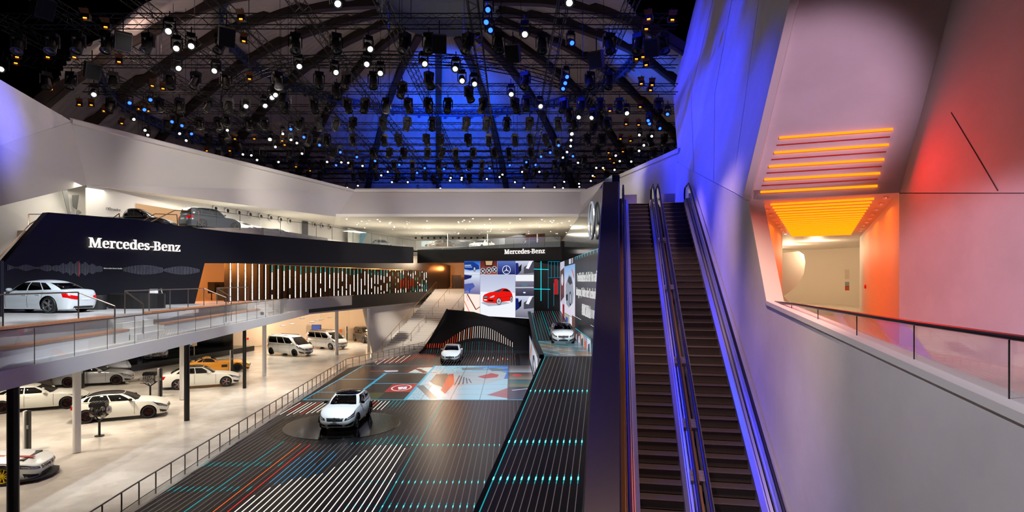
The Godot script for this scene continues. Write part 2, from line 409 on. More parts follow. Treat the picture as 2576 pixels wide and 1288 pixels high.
func right_side() -> void:
	# tall wall beside the escalators with the corridor opening
	var n: Vector3 = W.right.normal * 0.35
	flat("wall_right", W.right, [1700, 407, 1706, 410, 1883, 507, 1930, 764, 2035, 812, 2492, 1020, 2576, 1058, 2800, 1160, 2800, 2600, 1560, 2600, 1640, 1000, 1690, 600], n, M.panel, "tall white wall beside the escalators under the glass balustrade")
	# sill of the opening: the bevelled white edge
	var st := mb()
	var e := ons(W.right, [1883, 507, 1930, 764, 2035, 812, 2492, 1020, 2800, 1160])
	for i in e.size() - 1:
		var a := e[i] + n * 0.55 - n
		bar(st, e[i] + n * 0.5 + Vector3(0, 0.02, 0), e[i + 1] + n * 0.5 + Vector3(0, 0.02, 0), 0.40, 0.10)
	struct("trim_sill", st, M.white, "white sill under the glass balustrade")
	# blue panel over the escalators, in joined sheets
	var bl := thing("blue_lit_facet", "huge white leaning facet of joined sheets under blue light", "wall panel")
	bl.set_meta("kind", "structure")
	var cuts := [[1757, -30, 1692, 235, 1706, 410], [1800, -30, 1738, 235, 1745, 431], [1846, -30, 1798, 235, 1795, 457], [1912, -30, 1876, 235, 1841, 481], [2022, -30, 1950, 246, 1883, 505]]
	for i in 4:
		var a: Array = cuts[i]
		var b: Array = cuts[i + 1]
		var s2 := mb()
		slab(s2, ons(W.blue, [a[0] + 0.8, a[1], b[0], b[1], b[2], b[3], b[4], b[5], a[4] + 0.8, a[5], a[2] + 0.8, a[3]]), W.blue.normal * signf(W.blue.normal.x) * 0.3)
		obj("panel_sheet", s2, M.panel, bl)
	# fascia with the tubes, its dark edge, red-lit leaning wall, corridor
	n = Vector3(0.2, 0, -0.35)
	flat("wall_fascia", W.fascia, [2015, -20, 2400, -20, 2263, 485, 1890, 503], n, M.panel, "white slanted fascia that carries the neon tubes")
	st = mb()
	var f := ons(W.fascia, [2013, -20, 1886, 503])
	bar(st, f[0] + Vector3(-0.12, 0, 0.06), f[1] + Vector3(-0.10, 0, 0.05), 0.18, 0.2)
	struct("trim_fascia", st, M.white, "narrow edge between the blue facet and the fascia")
	var rp := ons(W.red, [2263, 485, 2400, -20, 2800, -20, 2800, 485])
	st = mb()
	slab(st, rp, Vector3(0.4, 0.1, 0))
	struct("wall_leaning", st, M.panel, "leaning white wall that the tubes tint red")
	var s := mb()
	var q := ons(W.red, [2393, 283, 2511, 480])
	bar(s, q[0] + Vector3(-0.004, 0, 0), q[1] + Vector3(-0.004, 0, 0), 0.012, 0.012)
	struct("trim_joint", s, mat(Color(0.25, 0.1, 0.1), 0.7), "dark joint in the leaning wall")
	flat("wall_pink", W.pink, [2262, 487, 2900, 487, 2900, 1010, 2262, 875], Vector3(0.35, 0, 0), M.panel, "white wall to the right of the corridor mouth")
	var along := Vector3(sin(deg_to_rad(28)), 0, -cos(deg_to_rad(28)))
	var across := Vector3(-cos(deg_to_rad(28)), 0, -sin(deg_to_rad(28)))
	var c0 := Vector3(9.78, 5.6, -14.7)
	var up := Vector3(0, 3.83, 0)
	# floor in front of and along the corridor
	st = mb()
	slab(st, PackedVector3Array([Vector3(3.2, 5.6, 3), Vector3(13, 5.6, 3), Vector3(11, 5.6, -14), c0 + along * 17, c0 + along * 17 - across * 4, c0 + along * 34 - across * 4, c0 + along * 34 + across * 9, c0 + along * 18 + across * 9, c0 + along * 15 + across * 3.4, c0 + across * 3.35, Vector3(3.9, 5.6, -0.4)]), Vector3(0, -0.35, 0))
	struct("floor_corridor", st, mat(Color(0.80, 0.76, 0.72), 0.22), "pale glossy floor of the corridor")
	st = mb()
	slab(st, PackedVector3Array([c0, c0 + along * 17, c0 + along * 17 + up, c0 + up]), Vector3(0.3, 0, 0.1))
	struct("wall_corridor_right", st, M.white, "white corridor wall under orange light")
	st = mb()
	slab(st, PackedVector3Array([c0 + across * 3.36 + along * 0.2, c0 + across * 3.36 + along * 13, c0 + across * 3.36 + along * 13 + up, c0 + across * 3.36 + up + along * 0.2]), Vector3(-0.06, 0, -0.03))
	struct("wall_corridor_left", st, M.white, "short white wall on the left of the corridor")
	st = mb()
	slab(st, PackedVector3Array([c0 + up, c0 + along * 17 + up, c0 + along * 17 - across * 4 + up, c0 + along * 34 - across * 4 + up, c0 + along * 34 + across * 9 + up, c0 + along * 13 + across * 9 + up, c0 + along * 13 + across * 3.6 + up, c0 + across * 3.4 + up]), Vector3(0, 0.3, 0))
	struct("ceiling_corridor", st, M.white, "white corridor ceiling that carries rows of tubes")
	# bowed wall that closes the corridor, with the swooping screen before it
	st = mb()
	st.set_smooth_group(0)
	for i in 16:
		var pa := c0 + along * (23 + 6.0 * sin(PI * i / 16.0)) + across * (-4.0 + 13.5 * i / 16.0)
		var pb := c0 + along * (23 + 6.0 * sin(PI * (i + 1) / 16.0)) + across * (-4.0 + 13.5 * (i + 1) / 16.0)
		quad(st, pa, pb, pb + up, pa + up)
	struct("wall_corridor_end", st, M.beige, "bowed cream wall at the end of the corridor")
	st = mb()
	var sw := PackedVector3Array()
	var sp: Plane = Plane(along, c0 + along * 19.5)
	for p in [[1934, 640], [2010, 632], [2022, 640], [2026, 660], [2022, 690], [2008, 715], [1990, 732], [1972, 745], [1990, 762], [2010, 775], [1934, 790]]:
		sw.append(on(sp, p[0], p[1]))
	slab(st, sw, along * 0.2)
	tag(obj("swooping_screen", st, M.white), "white partition with a swooping curved edge at the corridor end", "partition")
	# neon tubes: five on the fascia, dark ones between them, rows under the ceiling
	var hits := [[1960.7, 347.6, 2245.4, 326], [1948, 385, 2235.5, 364.7], [1934.6, 419.6, 2223.7, 401.6], [1923.3, 452.5, 2213.8, 436.3], [1913.4, 483.6, 2207, 468.3]]
	var offs := [[1954, 365.6, 2239, 344.4], [1941, 401.6, 2229, 382], [1929, 435.5, 2218, 418.5], [1916.5, 467, 2208, 451]]
	for h in hits:
		var u := on(W.fascia, h[0], h[1]) - along * 0.05
		var v := on(W.fascia, h[2], h[3]) - along * 0.05
		var t := mb()
		tube(t, u, v, 0.03, 8)
		var o := obj("neon_tube", t, M.neon)
		tag(o, "glowing orange neon tube on the white slanted fascia", "neon tube", "lit tubes on the slanted fascia")
	for h in offs:
		var t := mb()
		tube(t, on(W.fascia, h[0], h[1]) - along * 0.02, on(W.fascia, h[2], h[3]) - along * 0.02, 0.014, 6)
		tag(obj("unlit_tube", t, M.neon_off), "thin unlit red tube between glowing tubes on the fascia", "neon tube", "unlit tubes on the slanted fascia")
	for k in 18:
		var t := mb()
		var d := along * (0.55 + k * 0.78) + up * 0.985
		tube(t, c0 + d + across * 0.50, c0 + d + across * 3.0, 0.03, 8)
		tag(obj("ceiling_tube", t, M.neon), "glowing orange neon tube across the corridor ceiling", "neon tube", "rows of tubes under the corridor ceiling")
	var orange := Color(1.0, 0.33, 0.015)
	for k in 3:
		area(c0 + along * (2.2 + k * 4.6) + across * 1.75 + up * 0.955, c0 + along * (2.2 + k * 4.6) + across * 1.75, 2.5, 4.0, 11.0, orange)
	area(on(W.fascia, 2080, 405) - along * 0.25, on(W.fascia, 2080, 405) - along * 2.0, 2.9, 1.3, 14.0, Color(1.0, 0.09, 0.06))
	for k in 3:
		omni(c0 + along * (19 + 3 * k) + across * (2.0 + 1.5 * k) + up * 0.85, 4.5, Color(1.0, 0.86, 0.68), 0.3)
	# row of recessed ceiling lamps on both sides of the tubes
	for k in 9:
		for sd in [0.22, 3.2]:
			var t := mb()
			lathe(t, c0 + along * (0.7 + k * 1.45) + across * sd + up * 0.985, Basis(), [Vector2(0, 0), Vector2(0.06, 0), Vector2(0.075, 0.03)], 10)
			tag(obj("recessed_lamp", t, M.chrome), "small chrome recessed lamp beside the corridor tubes", "ceiling lamp", "recessed lamps in the corridor ceiling")
	# glass balustrade along the sill
	var gb := thing("corridor_balustrade", "glass balustrade with a dark handrail along the lilac wall", "balustrade")
	var xs := [1932.0, 1972.0, 2035.0, 2128.0, 2265.0, 2492.0, 2840.0]
	var tops := [761.0, 765.0, 775.5, 791.0, 813.0, 847.0, 899.0]
	var bots := [765.0, 783.0, 812.0, 854.0, 916.0, 1019.0, 1178.0]
	var inn: Vector3 = n * 0.0 + W.right.normal * 0.16
	for i in 6:
		var t := mb()
		slab(t, PackedVector3Array([on(W.right, xs[i] + 1.2, tops[i]) + inn, on(W.right, xs[i + 1] - 1.2, tops[i + 1]) + inn, on(W.right, xs[i + 1] - 1.2, bots[i + 1]) + inn, on(W.right, xs[i] + 1.2, bots[i]) + inn]), W.right.normal * 0.015)
		obj("glass_pane", t, M.glass, gb)
		if i > 0:
			t = mb()
			tube(t, on(W.right, xs[i], tops[i]) + inn, on(W.right, xs[i], bots[i]) + inn, 0.008, 6)
			obj("pane_joint", t, M.steel_dark, gb)
	var t2 := mb()
	for i in 6:
		tube(t2, on(W.right, xs[i], tops[i] - 1) + inn, on(W.right, xs[i + 1], tops[i + 1] - 1) + inn, 0.032, 10)
	obj("handrail", t2, mat(Color(0.13, 0.10, 0.10), 0.3, 0.6), gb)
	t2 = mb()
	for i in 6:
		bar(t2, on(W.right, xs[i], bots[i]) + inn, on(W.right, xs[i + 1], bots[i + 1]) + inn, 0.03, 0.03)
	obj("shoe", t2, M.steel_dark, gb)

# ---------- pictures shown on the screens ----------
func fillp(im: Image, a: Array, c: Color) -> void:            # filled polygon, points x, y, x, y ...
	var n := a.size() / 2
	var lo := 1e9
	var hi := -1e9
	for i in n:
		lo = minf(lo, a[2 * i + 1]); hi = maxf(hi, a[2 * i + 1])
	for y in range(maxi(0, int(lo)), mini(im.get_height() - 1, int(hi)) + 1):
		var xs := []
		for i in n:
			var j := (i + 1) % n
			var y0: float = a[2 * i + 1]
			var y1: float = a[2 * j + 1]
			if (y0 <= y and y1 > y) or (y1 <= y and y0 > y):
				xs.append(a[2 * i] + (y - y0) / (y1 - y0) * (a[2 * j] - a[2 * i]))
		xs.sort()
		for k in xs.size() / 2:
			im.fill_rect(Rect2i(int(xs[2 * k]), y, maxi(1, int(xs[2 * k + 1]) - int(xs[2 * k])), 1), c)
func disc(im: Image, x: float, y: float, rx: float, ry: float, c: Color) -> void:
	var a := []
	for i in 28:
		a.append(x + cos(TAU * i / 28) * rx); a.append(y + sin(TAU * i / 28) * ry)
	fillp(im, a, c)
func line(im: Image, x0: float, y0: float, x1: float, y1: float, w: float, c: Color) -> void:
	var d := Vector2(x1 - x0, y1 - y0).normalized().orthogonal() * w / 2
	fillp(im, [x0 + d.x, y0 + d.y, x1 + d.x, y1 + d.y, x1 - d.x, y1 - d.y, x0 - d.x, y0 - d.y], c)
func fade(im: Image, x0: int, y0: int, w: int, h: int, a: Color, b: Color, side := false) -> void:
	if side:
		for x in w: im.fill_rect(Rect2i(x0 + x, y0, 1, h), a.lerp(b, x / float(w)))
	else:
		for y in h: im.fill_rect(Rect2i(x0, y0 + y, w, 1), a.lerp(b, y / float(h)))
func star_mark(im: Image, x: float, y: float, r: float, c: Color, back: Color) -> void:
	disc(im, x, y, r, r, c)
	disc(im, x, y, r * 0.86, r * 0.86, back)
	for k in 3:
		var t := -PI / 2 + TAU * k / 3
		fillp(im, [x + cos(t) * r * 0.95, y + sin(t) * r * 0.95, x + cos(t + PI / 3) * r * 0.13, y + sin(t + PI / 3) * r * 0.13, x, y, x + cos(t - PI / 3) * r * 0.13, y + sin(t - PI / 3) * r * 0.13], c)
func screen_mat(im: Image, e: float, rough := 0.3) -> StandardMaterial3D:
	im.generate_mipmaps()
	var m := mat(Color(0.03, 0.03, 0.03), rough, 0.0, Color.WHITE, e)
	m.emission = Color.BLACK
	m.emission_texture = ImageTexture.create_from_image(im)
	m.emission_operator = BaseMaterial3D.EMISSION_OP_ADD
	m.emission_energy_multiplier = e
	return m
func picture_wall() -> Image:
	var im := Image.create(700, 540, true, Image.FORMAT_RGB8)
	im.fill(Color(0.90, 0.92, 0.97))
	# upper row: blue car, vents in a dashboard, emblem on a bonnet, silver headlamp
	fade(im, 0, 0, 160, 130, Color(0.10, 0.35, 0.75), Color(0.92, 0.92, 0.96))
	fillp(im, [0, 10, 90, 5, 150, 40, 155, 75, 60, 90, 0, 80], Color(0.05, 0.22, 0.55))
	line(im, 5, 42, 70, 38, 8, Color(0.85, 0.92, 1.0)); line(im, 5, 58, 80, 55, 6, Color(0.8, 0.88, 1.0))
	disc(im, 105, 75, 13, 24, Color(0.06, 0.06, 0.1)); disc(im, 105, 75, 9, 18, Color(0.75, 0.75, 0.8))
	fade(im, 163, 0, 172, 128, Color(0.35, 0.10, 0.10), Color(0.62, 0.32, 0.28))
	fillp(im, [205, 0, 300, 0, 292, 48, 213, 48], Color(0.12, 0.07, 0.06)); fillp(im, [217, 0, 288, 0, 282, 38, 222, 38], Color(0.80, 0.66, 0.48))
	for v in [[190, 95], [252, 88], [307, 78]]:
		disc(im, v[0], v[1], 28, 30, Color(0.75, 0.75, 0.78)); disc(im, v[0], v[1], 22, 24, Color(0.05, 0.05, 0.06))
		line(im, v[0] - 14, v[1] - 14, v[0] + 14, v[1] + 14, 6, Color(0.9, 0.9, 0.95)); line(im, v[0] - 14, v[1] + 14, v[0] + 14, v[1] - 14, 6, Color(0.9, 0.9, 0.95))
	fade(im, 338, 0, 178, 128, Color(0.35, 0.45, 0.75), Color(0.10, 0.14, 0.38))
	star_mark(im, 428, 84, 42, Color(0.92, 0.94, 1.0), Color(0.16, 0.20, 0.45))
	for oy in [0, 330]:
		fade(im, 519, oy, 181, 205 if oy else 130, Color(0.80, 0.83, 0.92), Color(0.45, 0.44, 0.50))
		fillp(im, [519, oy + 20, 545, oy + 20, 560, oy + 110, 519, oy + 140], Color(0.05, 0.12, 0.45))
		fillp(im, [600, oy + 60, 700, oy + 0, 700, oy + 110, 600, oy + 120], Color(0.28, 0.28, 0.33))
		fillp(im, [620, oy + 70, 655, oy + 5, 690, oy + 0, 650, oy + 75], Color(0.95, 0.95, 1.0))
		fillp(im, [548, oy + 60, 580, oy + 30, 575, oy + 90, 556, oy + 110], Color(0.03, 0.03, 0.05))
	# left column: veteran car, stacked papers
	fade(im, 0, 133, 160, 190, Color(0.85, 0.90, 0.96), Color(0.45, 0.42, 0.62))
	fillp(im, [0, 135, 80, 140, 70, 165, 0, 190], Color(0.08, 0.12, 0.38)); fillp(im, [0, 230, 90, 215, 110, 250, 60, 290, 0, 300], Color(0.30, 0.36, 0.66)); fillp(im, [50, 270, 65, 265, 60, 310, 46, 312], Color(0.1, 0.35, 0.8))
	im.fill_rect(Rect2i(0, 328, 160, 212), Color(1.0, 0.93, 0.88))
	line(im, 30, 328, 120, 480, 10, Color(0.40, 0.16, 0.12)); line(im, 0, 400, 60, 520, 8, Color(0.95, 0.45, 0.30)); line(im, 120, 480, 160, 450, 7, Color(0.5, 0.2, 0.15)); line(im, 20, 340, 40, 400, 5, Color(0.9, 0.6, 0.5))
	# right column: a car from behind
	im.fill_rect(Rect2i(519, 131, 181, 60), Color(0.94, 0.95, 0.97))
	fade(im, 519, 190, 181, 138, Color(0.48, 0.47, 0.55), Color(0.20, 0.20, 0.28))
	line(im, 519, 250, 700, 248, 10, Color(0.80, 0.80, 0.86)); fillp(im, [575, 215, 640, 215, 630, 238, 585, 238], Color(0.35, 0.48, 0.52)); disc(im, 607, 296, 13, 7, Color(0.95, 0.95, 1.0))
	# the middle: a red car standing on white
	fade(im, 163, 131, 353, 409, Color(0.72, 0.75, 0.86), Color(0.96, 0.97, 1.0))
	im.fill_rect(Rect2i(163, 300, 353, 240), Color(0.95, 0.96, 0.99))
	fillp(im, [170, 410, 250, 380, 400, 385, 470, 395, 360, 425, 250, 440], Color(0.68, 0.70, 0.76))
	fillp(im, [190, 392, 192, 345, 205, 325, 260, 300, 330, 285, 350, 268, 390, 255, 430, 258, 465, 280, 485, 310, 494, 350, 488, 372, 400, 385, 330, 405, 240, 405], Color(0.92, 0.06, 0.03))
	fillp(im, [300, 290, 352, 268, 392, 260, 372, 284, 345, 296], Color(0.25, 0.26, 0.32)); fillp(im, [384, 282, 405, 264, 440, 266, 468, 288], Color(0.06, 0.06, 0.08))
	fillp(im, [196, 340, 240, 338, 238, 362, 200, 368], Color(0.10, 0.10, 0.12)); line(im, 200, 346, 236, 344, 3, Color(0.9, 0.9, 0.92)); line(im, 200, 356, 236, 354, 3, Color(0.9, 0.9, 0.92))
	fillp(im, [258, 350, 300, 328, 312, 332, 296, 348, 264, 356], Color(0.75, 0.78, 0.85)); fillp(im, [240, 372, 300, 374, 290, 390, 250, 388], Color(0.08, 0.05, 0.05))
	line(im, 340, 350, 470, 330, 3, Color(0.65, 0.03, 0.02)); im.fill_rect(Rect2i(200, 372, 30, 12), Color(0.95, 0.95, 0.95))
	for w in [[352, 385, 26, 36], [478, 360, 15, 28]]:
		disc(im, w[0], w[1], w[2], w[3], Color(0.06, 0.06, 0.07)); disc(im, w[0], w[1], w[2] * 0.8, w[3] * 0.82, Color(0.82, 0.83, 0.87))
		for k in 5: line(im, w[0], w[1], w[0] + cos(TAU * k / 5 + 0.3) * w[2] * 0.7, w[1] + sin(TAU * k / 5 + 0.3) * w[3] * 0.7, 5, Color(0.25, 0.25, 0.28))
	for b in [[160, 0, 3, 540], [516, 0, 3, 540], [0, 130, 160, 3], [0, 324, 160, 4], [336, 0, 2, 130]]: im.fill_rect(Rect2i(b[0], b[1], b[2], b[3]), Color(0.55, 0.55, 0.62))
	return im
func floor_picture() -> Image:                                # u: x from -12.6 to 1.7 ; v: depth from 49.7 (top) to 35.3
	var im := Image.create(720, 720, true, Image.FORMAT_RGB8)
	im.fill(Color(0.030, 0.022, 0.020))
	var cy := Color(0.05, 0.62, 0.78)
	# red tile with a playing piece, orange picture, glowing outlines
	im.fill_rect(Rect2i(40, 100, 175, 105), Color(0.26, 0.05, 0.05)); im.fill_rect(Rect2i(46, 106, 163, 93), Color(0.10, 0.035, 0.03)); line(im, 70, 150, 170, 150, 14, Color(0.6, 0.2, 0.18)); fillp(im, [120, 135, 180, 128, 185, 165, 140, 175], Color(0.75, 0.72, 0.78))
	fade(im, 215, 5, 100, 200, Color(0.30, 0.06, 0.04), Color(0.55, 0.18, 0.08), true); fillp(im, [230, 190, 250, 60, 330, 40, 320, 200], Color(0.75, 0.80, 0.78)); line(im, 250, 90, 300, 190, 22, Color(0.45, 0.12, 0.06))
	for c in [[0, 0, 6, 720], [140, 200, 10, 430], [0, 340, 140, 7], [0, 590, 140, 7], [0, 710, 720, 8], [140, 430, 175, 8], [130, 205, 190, 7], [308, 0, 9, 720], [0, 0, 720, 5]]: im.fill_rect(Rect2i(c[0], c[1], c[2], c[3]), cy)
	im.fill_rect(Rect2i(222, 440, 86, 150), Color(0.62, 0.05, 0.07)); disc(im, 265, 514, 34, 58, Color(0.9, 0.85, 0.87)); disc(im, 265, 514, 29, 50, Color(0.62, 0.05, 0.07)); fillp(im, [250, 500, 280, 490, 286, 535, 262, 550], Color(0.9, 0.9, 0.95))
	im.fill_rect(Rect2i(165, 600, 62, 108), Color(0.22, 0.24, 0.08))
	# the big picture: the tail of a pale car in a whirl of streaks
	im.fill_rect(Rect2i(317, 5, 308, 705), Color(0.55, 0.72, 0.80))
	fade(im, 480, 5, 145, 330, Color(0.45, 0.68, 0.85), Color(0.06, 0.36, 0.72), true)
	line(im, 317, 150, 625, 60, 12, Color(0.65, 0.68, 0.45)); line(im, 317, 180, 560, 330, 10, Color(0.75, 0.42, 0.18)); line(im, 480, 120, 625, 160, 16, Color(0.35, 0.62, 0.82))
	fillp(im, [340, 470, 350, 260, 420, 170, 560, 120, 620, 190, 610, 340, 560, 430, 470, 470, 430, 560], Color(0.60, 0.66, 0.70))
	fillp(im, [345, 420, 345, 230, 385, 210, 420, 330, 430, 540], Color(0.12, 0.10, 0.10)); fillp(im, [395, 230, 412, 215, 436, 430, 425, 620, 405, 600], Color(0.60, 0.12, 0.12))
	for k in 5: line(im, 440 + k * 10, 260 + k * 18, 440 + k * 14, 470 - k * 12, 4, Color(0.22, 0.26, 0.30))
	fillp(im, [510, 290, 560, 200, 590, 240, 585, 300, 540, 330], Color(0.62, 0.10, 0.09)); fillp(im, [540, 60, 600, 80, 612, 150, 560, 150], Color(0.28, 0.40, 0.46)); fillp(im, [430, 60, 530, 40, 520, 110, 440, 130], Color(0.42, 0.48, 0.50))
	line(im, 320, 470, 400, 700, 26, Color(0.30, 0.34, 0.38)); line(im, 340, 400, 430, 660, 16, Color(0.75, 0.80, 0.84)); fillp(im, [560, 640, 625, 520, 625, 690], Color(0.55, 0.30, 0.32))
	for k in 240:
		im.fill_rect(Rect2i(322 + rng.randi() % 110, 10 + rng.randi() % 690, 1 + rng.randi() % 4, 2 + rng.randi() % 8), Color(0.30, 0.38, 0.45))
	# last column of small pictures
	fade(im, 627, 5, 93, 180, Color(0.30, 0.22, 0.20), Color(0.55, 0.62, 0.68)); fade(im, 627, 188, 93, 160, Color(0.25, 0.16, 0.14), Color(0.50, 0.45, 0.40)); fade(im, 627, 350, 93, 150, Color(0.12, 0.30, 0.36), Color(0.35, 0.42, 0.30)); im.fill_rect(Rect2i(627, 503, 93, 207), Color(0.14, 0.13, 0.22))
	line(im, 640, 560, 715, 520, 10, Color(0.75, 0.76, 0.82)); line(im, 630, 450, 720, 470, 8, Color(0.65, 0.35, 0.12)); disc(im, 660, 250, 18, 30, Color(0.7, 0.2, 0.15))
	for k in 8:
		im.fill_rect(Rect2i(0, k * 90, 720, 1), Color(0.015, 0.013, 0.013)); im.fill_rect(Rect2i(k * 90, 0, 1, 720), Color(0.015, 0.013, 0.013))
	return im
func side_picture() -> Image:                                 # u: depth 63 (left) to 35.3 ; v: height 9.2 (top) to 1.9
	var im := Image.create(880, 470, true, Image.FORMAT_RGB8)
	im.fill(Color(0.10, 0.095, 0.10))
	var cy := Color(0.12, 0.75, 0.85)
	im.fill_rect(Rect2i(0, 0, 160, 470), Color(0.80, 0.78, 0.86)); fillp(im, [10, 60, 150, 40, 150, 230, 20, 270], Color(0.36, 0.24, 0.24)); disc(im, 80, 120, 40, 40, Color(0.85, 0.85, 0.9)); im.fill_rect(Rect2i(20, 275, 60, 120), Color(0.86, 0.88, 0.94)); im.fill_rect(Rect2i(95, 280, 60, 130), Color(0.62, 0.10, 0.12))
	im.fill_rect(Rect2i(162, 0, 300, 34), Color(0.03, 0.03, 0.04)); im.fill_rect(Rect2i(300, 0, 60, 30), Color(0.85, 0.80, 0.88)); im.fill_rect(Rect2i(380, 0, 30, 30), Color(0.7, 0.68, 0.74))
	fade(im, 162, 36, 300, 120, Color(0.50, 0.68, 0.90), Color(0.88, 0.86, 0.92)); im.fill_rect(Rect2i(162, 156, 300, 174), Color(0.88, 0.86, 0.92))
	fillp(im, [195, 210, 200, 150, 250, 120, 300, 90, 370, 100, 410, 140, 430, 200, 410, 250, 300, 285, 220, 270], Color(0.58, 0.60, 0.66)); fillp(im, [260, 130, 300, 100, 365, 108, 395, 140, 330, 150], Color(0.16, 0.18, 0.22))
	fillp(im, [210, 215, 270, 205, 268, 245, 215, 250], Color(0.14, 0.14, 0.17)); disc(im, 340, 230, 30, 42, Color(0.08, 0.08, 0.10)); disc(im, 340, 230, 20, 30, Color(0.7, 0.72, 0.78)); line(im, 380, 60, 440, 110, 16, Color(0.85, 0.40, 0.32))
	im.fill_rect(Rect2i(162, 332, 150, 138), Color(0.70, 0.66, 0.60)); im.fill_rect(Rect2i(200, 350, 70, 100), Color(0.20, 0.35, 0.70)); im.fill_rect(Rect2i(314, 332, 70, 138), Color(0.90, 0.90, 0.94)); im.fill_rect(Rect2i(330, 380, 36, 60), Color(0.82, 0.24, 0.12)); im.fill_rect(Rect2i(386, 320, 76, 150), Color(0.40, 0.26, 0.22))
	# dark message panel with a white flash and the rule round the tag line
	fade(im, 620, 250, 260, 36, Color(0.12, 0.12, 0.12), Color(0.95, 0.95, 0.97), true)
	im.fill_rect(Rect2i(464, 316, 130, 3), Color(0.8, 0.8, 0.8)); im.fill_rect(Rect2i(760, 316, 120, 3), Color(0.8, 0.8, 0.8))
	for k in 9: im.fill_rect(Rect2i(466 + k * 48, 2, 7, 13), cy)
	im.fill_rect(Rect2i(464, 0, 416, 2), cy); im.fill_rect(Rect2i(464, 15, 416, 2), Color(0.05, 0.3, 0.35))
	# small pictures along the foot
	var cols := [Color(0.20, 0.20, 0.26), Color(0.42, 0.30, 0.24), Color(0.80, 0.72, 0.70), Color(0.62, 0.60, 0.68), Color(0.82, 0.84, 0.90), Color(0.14, 0.14, 0.17), Color(0.80, 0.36, 0.10)]
	for k in 7:
		im.fill_rect(Rect2i(464 + k * 60, 384, 58, 86), cols[k])
		fillp(im, [470 + k * 60, 460, 480 + k * 60, 410, 505 + k * 60, 400, 515 + k * 60, 455], cols[(k + 3) % 7])
	im.fill_rect(Rect2i(464, 378, 300, 4), cy); im.fill_rect(Rect2i(780, 392, 5, 70), cy)
	return im

# ---------- stage ----------
var stage_l := [[-11.2, 9.0], [-11.8, 18.8], [-13.45, 48.3], [-9.0, 61.2]]
func left_edge(d: float) -> float:
	for i in 3:
		if d <= stage_l[i + 1][1]:
			return lerpf(stage_l[i][0], stage_l[i + 1][0], (d - stage_l[i][1]) / (stage_l[i + 1][1] - stage_l[i][1]))
	return -9.0
func depth_in(x: float) -> Vector2:                          # where a strip at x enters and leaves the stage
	var lo := 11.0
	var hi := 58.0
	if x < -11.3:
		lo = 18.8 + (-11.8 - x) / 1.65 * 29.5 if x < -11.8 else 11.0 + (-11.3 - x) / 0.5 * 7.8
	if x < -9.0: hi = minf(58.0, 48.3 + (x + 13.45) / 4.45 * 12.9)
	if x > -2.3: lo = maxf(11.0, 16.0 + (x + 1.4) / 0.162 - 0.2)
	if x > 1.9: hi = 11.0
	return Vector2(lo, hi)
func slope_at(s: float, x: float) -> Vector3:                # the black slope at the back of the stage, s from 0 to 1
	var top := lerpf(4.15, 3.4, clampf((x + 6.6) / 8.6, 0, 1))
	return Vector3(x, top * (1.0 - pow(1.0 - s, 1.7)) if false else top * pow(s, 1.25), -(58.0 + 4.3 * s))
func seg(st: SurfaceTool, x: float, a: float, b: float, w := 0.022) -> void:
	if b - a < 0.02: return
	box(st, Vector3(x, 0.004, -(a + b) / 2), Vector3(w, 0.008, b - a))
